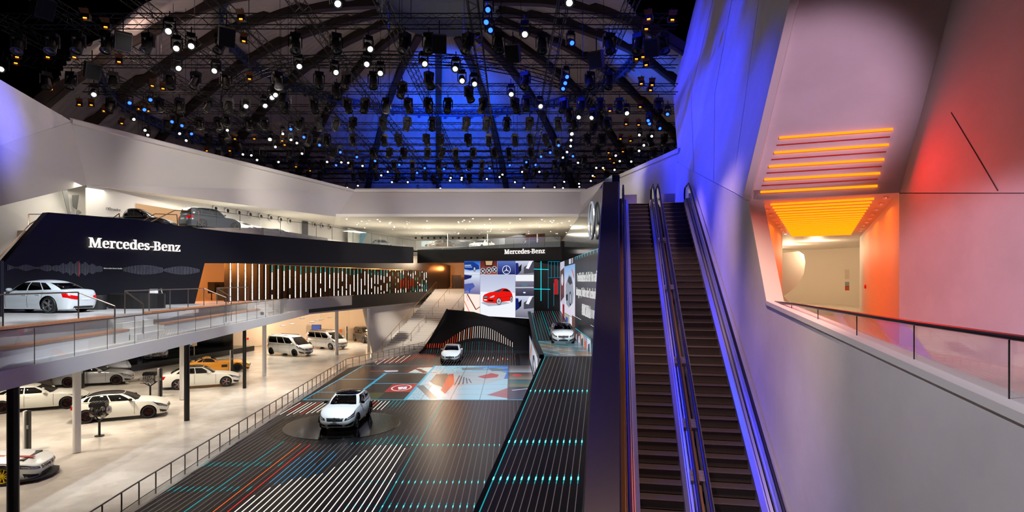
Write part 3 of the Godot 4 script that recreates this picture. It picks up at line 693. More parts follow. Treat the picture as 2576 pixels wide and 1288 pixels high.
func stage() -> void:
	var st := mb()
	slab(st, horizontal([-11.2, 9, 0.3, 9, 2.0, 37, 2.0, 60, -9.0, 61.2, -13.45, 48.3, -11.8, 18.8], -0.03), Vector3(0, 0.02, 0))
	var fl := struct("floor_stage", st, M.black, "black boarded stage with light strips between the boards")
	# boards between the strips
	var glow := {"dim": led(Color(0.42, 0.37, 0.38), 0.75), "cyan": led(Color(0.08, 0.72, 0.76), 0.75), "white": led(Color(1.0, 0.93, 0.88), 1.5), "red": led(Color(0.95, 0.16, 0.14), 1.0), "orange": led(Color(1.0, 0.42, 0.14), 1.0), "blue": led(Color(0.28, 0.62, 0.85), 0.9), "dot": led(Color(0.45, 1.0, 1.0), 1.5)}
	for k in 64:
		var x := -10.17 - 15 * 0.2253 + 0.2253 * k
		var ex := depth_in(x)
		if ex.y - ex.x < 0.6: continue
		for r in [[ex.x, minf(ex.y, 35.3)], [maxf(ex.x, 49.7), ex.y]]:
			if r[1] - r[0] > 0.1:
				var b := mb()
				box(b, Vector3(x + 0.1126, -0.02, -(r[0] + r[1]) / 2), Vector3(0.195, 0.04, r[1] - r[0]))
				obj("board", b, M.plank, fl)
	# light strips: grey when idle, with runs of white, cyan, red, orange and blue
	var turn := Vector2(-8.4, 29.3)
	for k in 62:
		var x := -10.17 - 14 * 0.2253 + 0.2253 * k
		var ex := depth_in(x)
		if ex.y - ex.x < 0.6: continue
		var runs := []                                        # [from, to, colour] laid over the idle strip
		if k == 14 or k == 41: runs.append([11.0, 35.0, "cyan"])
		elif k == 18: runs.append([14, 26, "orange"])
		elif k == 20: runs.append([16, 27, "red"]); runs.append([11, 16, "white"])
		elif k > 20 and k < 28:
			runs.append([11.0, 19.2 + (k - 20) * 0.35 + rng.randf(), "white"]); runs.append([20.5 + rng.randf(), 23 + rng.randf() * 2, "blue"]); runs.append([26.2, 35, "orange" if k < 25 else "white"])
		elif k >= 28 and k < 41:
			runs.append([11.0, 25.6 - maxf(0, 33 - k) * 0.75 - maxf(0, k - 38) * rng.randf() * 2.0, "white"]); runs.append([25.7, 27.2, "cyan"])
		elif k > 41:
			for q in [25.4, 20.7, 18.5]: runs.append([q, q + 0.45, "cyan"])
		else: runs.append([22.7, 23.2, "cyan"]); runs.append([20.0, 20.45, "cyan"])
		if k < 14 and k > 3: runs.append([31.0 + rng.randf(), 34.6, "red" if k % 4 == 1 else "white"])
		if k > 18 and k < 32: runs.append([33.4, 35.2, "cyan" if k > 24 else "white"])
		# far part behind the floor picture
		if k < 18: runs.append([50.4 + rng.randf() * 2, 54 + rng.randf() * 3, ["white", "red", "white", "orange"][k % 4]])
		elif k < 28: runs.append([52 + rng.randf() * 3, 57, "red"])
		elif k > 44: runs.append([52 + rng.randf() * 3, 54 + rng.randf() * 2, "red" if k % 2 else "white"])
		var cutsf := [[ex.x, minf(35.25, ex.y)], [maxf(49.75, ex.x), ex.y]]
		var half := sqrt(maxf(0.0, 3.55 * 3.55 - pow(x - turn.x, 2)))   # leave the turntable's disc dark
		if half > 0.05: cutsf = [[ex.x, turn.y - half], [turn.y + half, minf(35.25, ex.y)], [maxf(49.75, ex.x), ex.y]]
		for c in cutsf:
			var per := {}
			var pos: float = c[0]
			while pos < c[1] - 0.01:
				var nxt: float = c[1]
				var col := "dim"
				for r in runs:
					if pos >= r[0] - 0.001 and pos < r[1] - 0.001:
						col = r[2]; nxt = minf(nxt, r[1])
				if col == "dim":
					for r in runs:
						if r[0] > pos: nxt = minf(nxt, r[0])
				nxt = minf(nxt, c[1])
				if not per.has(col): per[col] = mb()
				seg(per[col], x, pos, nxt, 0.03 if col == "white" or col == "cyan" else 0.026)
				pos = nxt
			var mesh := ArrayMesh.new()
			for col in per:
				var had := mesh.get_surface_count()
				per[col].generate_normals()
				per[col].commit(mesh)
				if mesh.get_surface_count() > had: mesh.surface_set_material(had, glow[col])
			if mesh.get_surface_count(): obj("light_strip", mesh, null, fl)
	# cyan sparks in rows across the right half
	var dt := mb()
	for k in range(36, 61):
		var x := -10.17 - 14 * 0.2253 + 0.2253 * k
		for d in [25.65, 20.9, 18.65]:
			var ex := depth_in(x)
			if d > ex.x and d < ex.y: box(dt, Vector3(x, 0.006, -d), Vector3(0.03, 0.012, 0.16))
	stuff(obj("light_dots", dt, glow.dot, fl))
	# turntable
	st = mb()
	lathe(st, Vector3(turn.x, -0.004, -turn.y), Basis(), [Vector2(2.84, 0.0), Vector2(2.84, 0.012), Vector2(2.80, 0.016), Vector2(0, 0.016)], 64)
	tag(obj("turntable", st, M.black_gloss), "round black turntable flush with the stage under the white crossover", "turntable")
	# floor picture
	st = mb()
	quv(st, Vector3(-12.6, 0.006, -49.7), Vector3(1.7, 0.006, -49.7), Vector3(1.7, 0.006, -35.3), Vector3(-12.6, 0.006, -35.3))
	var fs := obj("floor_screen", st, screen_mat(floor_picture(), 0.95, 0.25))
	tag(fs, "screen let into the stage floor with pictures in cyan outlines", "screen")
	area(Vector3(-3.2, 0.05, -42.5), Vector3(-3.2, 3, -42.5), 6.0, 13.0, 1.2, Color(0.75, 0.9, 1.0))
	# slope at the back with the strips that climb it
	st = mb()
	for i in 6:
		for j in 8:
			var q := []
			for c in [[0, 0], [1, 0], [1, 1], [0, 1]]:
				var s: float = (j + c[1]) / 8.0
				q.append(slope_at(s, lerpf(lerpf(-9.0, -6.7, s), 2.0, (i + c[0]) / 6.0)))
			quad(st, q[0], q[1], q[2], q[3])
	var sl := struct("wall_slope", st, M.black, "black slope rising behind the stage")
	var edge := mb()
	for j in 8:
		bar(edge, slope_at(j / 8.0, lerpf(-9.0, -6.7, j / 8.0)), slope_at((j + 1) / 8.0, lerpf(-9.0, -6.7, (j + 1) / 8.0)), 0.12, 0.3)
	slab(edge, PackedVector3Array([slope_at(1, -6.7), slope_at(1, 2.0), Vector3(2.0, 3.4, -63.3), Vector3(-6.7, 4.15, -63.3)]), Vector3(0, -0.3, 0))
	obj("edge", edge, M.black, sl)
	for k in range(14, 61):
		var x := -10.17 - 14 * 0.2253 + 0.2253 * k
		if x < -8.4 or x > 1.9: continue
		var f := (x + 8.4) / 10.3
		var hump := 0.28 + 0.42 * sin(PI * clampf((f - 0.15) / 0.72, 0, 1))
		var col := "white"
		if f < 0.30: col = ["red", "orange", "red", "orange"][k % 4]
		elif f > 0.86: col = "red"
		elif f < 0.45: col = "orange" if k % 2 else "white"
		var s1 := mb()
		tube(s1, slope_at(hump * 0.62, x) + Vector3(0, 0.03, 0.03), slope_at(hump, x) + Vector3(0, 0.03, 0.03), 0.016, 5)
		obj("light_strip", s1, glow[col], sl)
		s1 = mb()
		tube(s1, slope_at(0.02, x) + Vector3(0, 0.03, 0.03), slope_at(hump * 0.5, x) + Vector3(0, 0.03, 0.03), 0.008, 4)
		obj("light_strip", s1, glow.dim if k % 3 else glow.cyan, sl)
	# ramp and platform on the right
	var rdir := Vector3(0.1589, 0.1115, -0.981)
	var tl := Vector3(2.0, 2.4, -37.1)
	var tr := Vector3(5.4, 2.4, -37.1)
	st = mb()
	var bl := tl - rdir * 24.0
	var br := tr - rdir * 24.0
	slab(st, PackedVector3Array([bl, br, tr, tl]), Vector3(0, -0.3, 0))
	slab(st, PackedVector3Array([tl, bl, Vector3(bl.x, -0.3, bl.z), Vector3(tl.x, 0, tl.z)]), Vector3(0.2, 0, 0))
	var ramp := struct("floor_ramp", st, M.plank, "black ramp with cyan light strips up to the platform")
	for k in 14:
		var a := tl.lerp(tr, 0.06 + 0.92 * k / 13.0) + Vector3(0, 0.012, 0)
		var col: String = "cyan" if k == 0 or k == 13 else "dim"
		var s3 := mb()
		bar(s3, a - rdir * 23.9, a, 0.035 if k in [0, 13] else 0.026, 0.012)
		obj("light_strip", s3, glow[col], ramp)
		for q in [7.4, 14.2, 17.5]:
			s3 = mb()
			bar(s3, a - rdir * (q + 0.4) + Vector3(0, 0.004, 0), a - rdir * (q - 0.3) + Vector3(0, 0.004, 0), 0.032, 0.012)
			obj("light_run", s3, glow.cyan, ramp)
			s3 = mb()
			bar(s3, a - rdir * (q + 0.12) + Vector3(0, 0.008, 0), a - rdir * (q - 0.12) + Vector3(0, 0.008, 0), 0.05, 0.012)
			obj("light_spark", s3, glow.dot, ramp)
	st = mb()
	slab(st, PackedVector3Array([tl, tr, Vector3(5.4, 2.4, -47), Vector3(2.0, 2.4, -47)]), Vector3(0, -0.3, 0))
	slab(st, PackedVector3Array([Vector3(2.0, 2.4, -47), Vector3(5.4, 2.4, -47), Vector3(5.4, 4.0, -62.5), Vector3(2.0, 4.0, -62.5)]), Vector3(0, -0.3, 0))
	slab(st, PackedVector3Array([tl, Vector3(2.0, 2.4, -47), Vector3(2.0, 4.0, -62.5), Vector3(2.0, 0, -62.5), Vector3(2.0, 0, -37.1)]), Vector3(0.2, 0, 0))
	var plat := struct("floor_platform", st, M.plank, "raised black platform beside the stage")
	st = mb()
	bar(st, Vector3(1.98, 2.42, -37.0), Vector3(1.98, 2.42, -47), 0.3, 0.26)
	bar(st, Vector3(1.98, 2.42, -47), Vector3(1.98, 4.02, -62.5), 0.3, 0.26)
	obj("edge", st, M.black, plat)
	for k in 15:
		var x := 2.2 + k * 0.2253
		var s4 := mb()
		bar(s4, Vector3(x, 2.425, -47.2), Vector3(x, 4.01, -62.2), 0.03, 0.012)
		obj("light_strip", s4, glow.dim if k % 5 else glow.cyan, plat)
	var pim := Image.create(256, 512, true, Image.FORMAT_RGB8)
	for ty in 4:
		for tx in 3:
			var c := [Color(0.26, 0.42, 0.46), Color(0.42, 0.44, 0.44), Color(0.34, 0.46, 0.52), Color(0.46, 0.40, 0.32), Color(0.22, 0.36, 0.40)][(tx * 2 + ty * 3) % 5] as Color
			pim.fill_rect(Rect2i(tx * 86, ty * 128, 86, 128), c)
			line(pim, tx * 86 + 5, ty * 128 + 20 + 30 * tx, tx * 86 + 80, ty * 128 + 100, 14, Color(0.55, 0.62, 0.64)); line(pim, tx * 86 + 10, ty * 128 + 90, tx * 86 + 70, ty * 128 + 40, 7, Color(0.55, 0.30, 0.12))
	st = mb()
	quv(st, Vector3(2.15, 2.408, -46.9), Vector3(5.38, 2.408, -46.9), Vector3(5.38, 2.408, -37.3), Vector3(2.15, 2.408, -37.3))
	obj("floor_picture", st, screen_mat(pim, 0.75, 0.25), plat)
	var fim := Image.create(256, 128, true, Image.FORMAT_RGB8)
	fade(fim, 0, 0, 256, 128, Color(0.62, 0.66, 0.74), Color(0.85, 0.86, 0.9), true)
	line(fim, 20, 120, 90, 10, 18, Color(0.80, 0.40, 0.12)); fillp(fim, [120, 120, 130, 50, 170, 30, 220, 60, 240, 120], Color(0.22, 0.22, 0.26)); fillp(fim, [140, 90, 165, 50, 200, 60, 200, 100], Color(0.75, 0.76, 0.8)); line(fim, 90, 30, 110, 120, 6, Color(0.2, 0.2, 0.24))
	st = mb()
	quv(st, Vector3(1.79, 2.1, -55), Vector3(1.79, 2.1, -38.5), Vector3(1.79, 0.02, -38.5), Vector3(1.79, 0.02, -55))
	tag(obj("side_screen", st, screen_mat(fim, 0.9)), "low screen with bright pictures on the flank of the platform", "screen")
	# picture wall, the dark cyan wall and the long side screen
	st = mb()
	var pw := [P(1168, 657, 62.5), P(1343, 656, 61.2), P(1343, 802, 61.2), P(1168, 792, 62.5)]
	slab(st, PackedVector3Array(pw), Vector3(0, 0, -0.25))
	var wl := thing("picture_wall", "big screen wall of pictures around a red car", "screen")
	obj("frame", st, M.black, wl)
	st = mb()
	var fw := Vector3(0, 0, 0.02)
	quv(st, pw[0] + fw, pw[1] + fw, pw[2] + fw, pw[3] + fw)
	obj("display", st, screen_mat(picture_wall(), 1.0), wl)
	area((pw[0] + pw[2]) / 2 + Vector3(0, 0, 0.15), (pw[0] + pw[2]) / 2 + Vector3(0, 0, 5), 7.0, 5.2, 5.0, Color(0.88, 0.92, 1.0))
	st = mb()
	slab(st, PackedVector3Array([P(1343, 655, 63), P(1412, 655, 63), P(1412, 800, 63), P(1343, 800, 63)]), Vector3(0, 0, -0.2))
	var cw := thing("cyan_line_wall", "black screen with thick cyan light lines beside the picture wall", "screen")
	obj("backing", st, M.black, cw)
	for a in [[1361, 657, 1361, 757, 0.20, "c"], [1343, 677, 1380, 678, 0.16, "c"], [1343, 727, 1384, 728, 0.16, "c"], [1379, 658, 1410, 658, 0.06, "d"], [1379, 658, 1379, 776, 0.05, "d"], [1387, 658, 1387, 698, 0.04, "d"], [1395, 658, 1395, 698, 0.04, "d"], [1403, 658, 1403, 698, 0.04, "d"], [1379, 699, 1411, 698, 0.07, "d"], [1393, 712, 1393, 770, 0.06, "d"], [1404, 705, 1404, 740, 0.05, "d"]]:
		var s5 := mb()
		bar(s5, P(a[0], a[1], 62.9), P(a[2], a[3], 62.9), a[4] * 0.8, 0.05)
		obj("light_line", s5, led(Color(0.12, 0.85, 0.92), 1.6) if a[5] == "c" else led(Color(0.06, 0.55, 0.68), 0.7), cw)
	st = mb()
	slab(st, PackedVector3Array([P(1394, 702, 62.9), P(1403, 702, 62.9), P(1403, 741, 62.9), P(1394, 741, 62.9)]), Vector3(0, 0, -0.05))
	obj("red_picture", st, led(Color(0.75, 0.06, 0.07), 0.8), cw)
	var lw := thing("side_screen_wall", "tall screen along the stage with pictures and a dark message panel", "screen")
	st = mb()
	quv(st, Vector3(5.36, 9.2, -63), Vector3(5.36, 9.2, -35.3), Vector3(5.36, 1.9, -35.3), Vector3(5.36, 1.9, -63))
	obj("display", st, screen_mat(side_picture(), 0.9), lw)
	for t in [["Veröffentlichen Sie Ihr Foto auf", 46.6, 36.0, 6.95], ["Instagram, Twitter oder Facebook m", 47.4, 35.6, 5.85], ["#MBCARIAA", 43.6, 38.9, 4.42]]:
		lettering("message_line", t[0], Vector3(5.34, t[3], -t[1]), Vector3(0, 0, 1), t[1] - t[2], 0.02, led(Color(0.9, 0.9, 0.9), 0.8), lw, 0.62 if t[0].length() > 12 else 0.8)
	# emblem on the glossy wall
	var em := thing("star_emblem", "large chrome three-pointed star in a ring on the glossy black wall", "emblem", Vector3(5.2, EYE + 3.87, -37.4))
	star3d(em, 1.15, 0.09, Basis(Vector3(0, 0, 1), Vector3(-1, 0, 0), Vector3(0, 1, 0)))
func star3d(parent: Node3D, R: float, r: float, b: Basis, m: Material = null) -> void:   # b.y faces out, b.z is up
	if m == null: m = mat(Color(0.80, 0.81, 0.83), 0.3, 0.55)
	var st := mb()
	ring(st, Vector3.ZERO, b, R, r, 36 if R > 0.5 else 14, 8 if R > 0.5 else 5)
	obj("ring", st, m, parent)
	st = mb()
	for k in 3:
		var t := PI / 2 + TAU * k / 3
		var tip := (b.x * cos(t) + b.z * sin(t)) * R * 0.98
		for s in [-1.0, 1.0]:
			var e := (b.x * cos(t + s * PI / 3) + b.z * sin(t + s * PI / 3)) * R * 0.17
			tri(st, b.y * r * 1.6, tip, e) if s > 0 else tri(st, b.y * r * 1.6, e, tip)
			tri(st, -b.y * r * 0.5, e, tip) if s > 0 else tri(st, -b.y * r * 0.5, tip, e)
	obj("star", st, m, parent)
func lettering(called: String, text: String, at: Vector3, along: Vector3, wide: float, thick: float, m: Material, parent: Node, stretch := 0.0, face := "Droid Serif") -> MeshInstance3D:
	var tm := TextMesh.new()                                  # at: left end of the base line; wide: metres; stretch: height of a capital over its natural width scale
	var f := SystemFont.new()
	f.font_names = PackedStringArray([face])
	tm.font = f
	tm.text = text
	tm.font_size = 64
	tm.pixel_size = 0.01
	tm.depth = 0.05
	tm.horizontal_alignment = HORIZONTAL_ALIGNMENT_LEFT
	tm.vertical_alignment = VERTICAL_ALIGNMENT_BOTTOM
	var bb := tm.get_aabb()
	var k := wide / bb.size.x
	var ky := k if stretch == 0.0 else stretch * 2.2
	var o := MeshInstance3D.new()
	o.mesh = tm
	o.material_override = m
	o.name = called
	var up := Vector3.UP
	var z := along.cross(up).normalized()
	o.transform = Transform3D(Basis(along.normalized() * k, up * ky, z * (thick / 0.05)), Vector3.ZERO)
	var low := 0.14 * 0.64                                    # room for descenders
	o.position = at - along.normalized() * bb.position.x * k + z * thick / 2 - up * low * ky * 0.0
	parent.add_child(o, true)
	return o

# ---------- escalators ----------
func esc_y(d: float) -> float:                                # height of the step line at the distance d along the run
	return minf(UP - (29.4 - d) * 0.5774, UP)
func prof(st: SurfaceTool, q: Array, d0: float, d1: float) -> void:   # a section [q, height over the steps] swept up the incline
	for i in q.size() - 1:
		var a: Vector2 = q[i]
		var b: Vector2 = q[i + 1]
		var pts := [d0, 29.4, d1] if d1 > 29.4 else [d0, d1]
		for k in pts.size() - 1:
			quad(st, Vector3(a.x, esc_y(pts[k]) + a.y, -pts[k]), Vector3(b.x, esc_y(pts[k]) + b.y, -pts[k]), Vector3(b.x, esc_y(pts[k + 1]) + b.y, -pts[k + 1]), Vector3(a.x, esc_y(pts[k + 1]) + a.y, -pts[k + 1]))
func escalators() -> void:
	var turn := -deg_to_rad(10.4)
	var steel := mat(Color(0.72, 0.72, 0.76), 0.34, 0.9)
	var bronze := mat(Color(0.50, 0.38, 0.28), 0.33, 0.8)
	var rail := mat(Color(0.03, 0.025, 0.025), 0.35)
	var tread := mat(Color(0.46, 0.42, 0.41), 0.5, 0.2)
	var nosing := mat(Color(0.36, 0.31, 0.31), 0.45, 0.3)
	var grooves := Image.create(256, 8, false, Image.FORMAT_RGB8)
	for x in 256:
		var v := 0.62 if x % 8 < 5 else 0.45
		for y in 8: grooves.set_pixel(x, y, Color(v, v, v))
	tread.albedo_texture = ImageTexture.create_from_image(grooves)
	tread.uv1_triplanar = true
	tread.uv1_scale = Vector3(1, 1, 1) * 0.9
	var step0: ArrayMesh
	var first: Node3D
	var nose0: ArrayMesh
	var labels := ["escalator beside the dark sloping parapet", "escalator beside the tall lilac wall"]
	for e in 2:
		var q0: float = [0.51, 2.15][e]
		var q1 := q0 + 1.0
		var r := thing("escalator", labels[e], "escalator", Vector3.ZERO, turn)
		if e == 0: first = r
		if e == 0:
			var st := mb()
			# tread, nose and the curved riser of one step
			box(st, Vector3(0.5, -0.012, -0.2), Vector3(0.985, 0.024, 0.40))
			for k in 5:
				var a := k / 5.0
				var b := (k + 1) / 5.0
				quad(st, Vector3(0.0075, -0.02 - 0.21 * a, 0.0 - 0.05 * sin(a * PI / 2)), Vector3(0.9925, -0.02 - 0.21 * a, -0.05 * sin(a * PI / 2)), Vector3(0.9925, -0.02 - 0.21 * b, -0.05 * sin(b * PI / 2)), Vector3(0.0075, -0.02 - 0.21 * b, -0.05 * sin(b * PI / 2)))
			step0 = done(st)
			st = mb()
			box(st, Vector3(0.5, 0.002, 0.002), Vector3(0.985, 0.014, 0.03))
			nose0 = done(st)
		var d := 10.4
		while d < 29.6:
			var o := obj("step", step0, tread, r)
			o.position = Vector3(q0, esc_y(d), -d)
			obj("nosing", nose0, nosing, o)
			d += 0.4
		# balustrades: skirt, deck, glass and handrail on both sides
		for s in 2:
			var inner: float = [q0, q1][s]
			var dirq: float = [-1.0, 1.0][s]
			var wide: float = 0.20 if (e == 0 and s == 1) or (e == 1 and s == 0) else 0.24
			var st := mb()
			prof(st, [Vector2(inner, -0.25), Vector2(inner, 0.10), Vector2(inner + dirq * wide * 0.45, 0.20), Vector2(inner + dirq * wide * 0.9, 0.24)], 8.5, 30.6)
			obj("skirt_deck", st, steel, r)
			var hq := inner + dirq * wide
			st = mb()
			prof(st, [Vector2(inner + dirq * wide * 0.55, 0.225), Vector2(inner + dirq * wide * 0.62, 0.235)], 8.5, 30.6)
			obj("groove", st, rail, r)
			st = mb()
			for gp in 12:
				var ga := 8.6 + gp * 1.82
				slab(st, PackedVector3Array([Vector3(hq, esc_y(ga) + 0.24, -ga), Vector3(hq, esc_y(ga + 1.8) + 0.24, -ga - 1.8), Vector3(hq, esc_y(ga + 1.8) + 0.93, -ga - 1.8), Vector3(hq, esc_y(ga) + 0.93, -ga)]), Vector3(0.012, 0, 0))
			obj("glass_panel", st, M.glass, r)
			st = mb()
			var pts := [Vector3(hq, esc_y(8.5) + 0.95, -8.5), Vector3(hq, esc_y(28.9) + 0.95, -28.9), Vector3(hq, UP + 0.96, -29.6), Vector3(hq, UP + 0.98, -30.9)]
			for k in 7:
				var t := PI / 2 - PI * (k + 1) / 7.0
				pts.append(Vector3(hq, UP + 0.62 + 0.36 * sin(t), -30.9 - 0.36 * cos(t)))
			path(st, pts, 0.042, 8)
			obj("handrail", st, rail, r)
			if e == 0 and s == 1:
				st = mb()
				prof(st, [Vector2(hq + 0.05, 0.24), Vector2(hq + 0.05, 0.30), Vector2(1.81, 0.30), Vector2(1.81, 0.28), Vector2(1.85, 0.28), Vector2(1.85, 0.30), Vector2(2.15 - wide - 0.05, 0.30), Vector2(2.15 - wide - 0.05, 0.24)], 8.5, 30.4)
				obj("centre_deck", st, bronze, r)
			if e == 0 and s == 0:
				st = mb()
				prof(st, [Vector2(0.08, 0.26), Vector2(0.16, 0.30), Vector2(0.17, 0.26), Vector2(0.19, 0.26), Vector2(0.20, 0.32), Vector2(hq - 0.04, 0.30)], 8.5, 30.4)
				obj("outer_deck", st, bronze, r)
			if e == 1 and s == 1:
				st = mb()
				prof(st, [Vector2(hq + 0.03, 0.24), Vector2(3.58, 0.26)], 8.5, 30.4)
				obj("outer_deck", st, steel, r)
		var u := mb()
		prof(u, [Vector2(q0 - 0.2, -0.3), Vector2(q1 + 0.2, -0.3)], 8.5, 30.6)
		prof(u, [Vector2(q0 - 0.2, -1.0), Vector2(q1 + 0.2, -1.0)], 8.5, 30.6)
		obj("truss_case", u, M.black, r)
		# comb plate at the head
		u = mb()
		box(u, Vector3((q0 + q1) / 2, UP + 0.005, -30.2), Vector3(1.3, 0.03, 1.6))
		obj("comb_plate", u, M.steel_dark, r)
	# the small housings on the centre deck
	for d in [14.1, 15.6, 17.9, 21.6, 25.0]:
		for q in [1.735, 1.925]:
			var st := mb()
			bar(st, Vector3(q, esc_y(d) + 0.36, -d), Vector3(q, esc_y(d + 0.28) + 0.36, -d - 0.28), 0.13, 0.12)
			var body := obj("deck_housing", st, M.steel, first)
			st = mb()
			ring(st, Vector3(q, esc_y(d + 0.14) + 0.425, -d - 0.14), Basis.from_euler(Vector3(deg_to_rad(30), 0, 0)), 0.045, 0.008, 12, 4)
			obj("round_mark", st, M.chrome, body)
	# dark parapet between ramp and escalators
	var pp := mb()
	prof(pp, [Vector2(-0.74, -13), Vector2(-0.74, 1.08), Vector2(-0.70, 1.12), Vector2(0.04, 1.12), Vector2(0.075, 1.08), Vector2(0.075, -13)], 5.0, 29.4)
	quad(pp, Vector3(-0.74, UP + 1.1, -29.4), Vector3(0.075, UP + 1.1, -29.4), Vector3(0.075, 0, -29.4), Vector3(-0.74, 0, -29.4))
	var po := struct("wall_parapet", pp, mat(Color(0.045, 0.045, 0.075), 0.35), "dark sloping parapet between the ramp and the escalators")
	po.rotation.y = turn
	# landing above
	var st2 := mb()
	slab(st2, PackedVector3Array([Vector3(-0.7, UP, -30.8), Vector3(3.6, UP, -30.8), Vector3(3.6, UP, -40), Vector3(-0.7, UP, -40)]), Vector3(0, -0.4, 0))
	var ld := struct("floor_landing", st2, M.floor_grey, "pale landing at the head of the escalators")
	ld.rotation.y = turn
	for k in [[0.55, 0.9], [2.55, 0.9]]:
		st2 = mb()
		box(st2, Vector3(k[0] + 0.1, UP + 0.45, -32.6), Vector3(0.75, 0.9, 0.3))
		var o := obj("landing_desk", st2, M.white)
		o.rotation.y = turn
		tag(o, "low white box at the head of the escalator by the " + ("parapet" if k[0] < 1.0 else "lilac wall"), "box")

# ---------- rails, stairs, bridge ----------
func railing(called: String, label: String, pts: Array, h: float, gap: float, m: Material, knee := -1.0, r := 0.025) -> Node3D:   # posts and a rail over the points of a line
	var t := thing(called, label, "railing")
	var st := mb()
	var up := Vector3(0, h, 0)
	for i in pts.size() - 1: tube(st, pts[i] + up, pts[i + 1] + up, r, 8)
	obj("rail", st, m, t)
	if knee > 0.0:
		st = mb()
		for i in pts.size() - 1: tube(st, pts[i] + up * knee, pts[i + 1] + up * knee, r * 0.7, 6)
		obj("lower_rail", st, m, t)
	for i in pts.size() - 1:
		var n := maxi(1, int(round(pts[i].distance_to(pts[i + 1]) / gap)))
		for k in range(0, n + (1 if i == pts.size() - 2 else 0)):
			var p: Vector3 = pts[i].lerp(pts[i + 1], k / float(n))
			var s := mb()
			tube(s, p, p + up, r * 0.9, 6)
			obj("post", s, m, t)
	return t
func details() -> void:
	var rw := mat(Color(0.50, 0.45, 0.42), 0.3, 0.8)
	# rail between the white floor and the stage, with its low glass
	var e := [Vector3(-11.35, 0, -12), Vector3(-11.95, 0, -18.8), Vector3(-13.6, 0, -48.3), Vector3(-9.2, 0, -61.4)]
	var r := railing("stage_railing", "slim steel railing along the edge of the black stage", e, 0.75, 1.0, rw)
	var st := mb()
	for i in 3: tube(st, e[i] + Vector3(0.12, 0.26, 0), e[i + 1] + Vector3(0.12, 0.26, 0), 0.012, 6)
	obj("lower_rail", st, M.steel_dark, r)
	for i in 3:
		var n := int(e[i].distance_to(e[i + 1]) / 2.0)
		for k in n:
			var a: Vector3 = e[i].lerp(e[i + 1], k / float(n)) + Vector3(0.12, 0, 0)
			var b: Vector3 = e[i].lerp(e[i + 1], (k + 0.99) / float(n)) + Vector3(0.12, 0, 0)
			st = mb()
			slab(st, PackedVector3Array([a, b, b + Vector3(0, 0.25, 0), a + Vector3(0, 0.25, 0)]), Vector3(0.012, 0, 0))
			obj("glass_pane", st, M.glass, r)
	# columns
	for c in [[33, 16.5, 0.145, 1], [193, 24.6, 0.15, 0], [470, 30.2, 0.13, 1], [460, 35.6, 0.18, 0], [615, 39.3, 0.115, 1], [665, 44.5, 0.15, 0], [847, 57.0, 0.17, 0], [928, 60, 0.16, 0]]:
		st = mb()
		var x: float = (c[0] - CX) / F * c[1]
		lathe(st, Vector3(x, 0, -c[1]), Basis(), [Vector2(0, 4.42), Vector2(c[2], 4.42), Vector2(c[2], 0.0)], 24)
		var lb := "round black column under the bridge "
		if c[3] == 0: lb = "round white column "
		lb += {33: "beside the red striped racing car", 193: "beside the white hatchback and its engine", 470: "in front of the white saloon", 460: "behind a black one at the white saloon", 615: "at the nose of the yellow sports car", 665: "left of the front white van", 847: "in front of the rear van", 928: "in front of the dark off-roader"}[c[0]]
		tag(obj("column", st, M.column_black if c[3] else M.white), lb, "column")
	bridge(rw)
	slats()
	stairs(rw)
	letters()
func edge_at(d: float, off := 0.0, h := 4.9) -> Vector3:       # the bridge's stage-side edge
	return Vector3(lerpf(-12.95, -16.9, (d - 14.9) / 34.3) - off, h, -d)
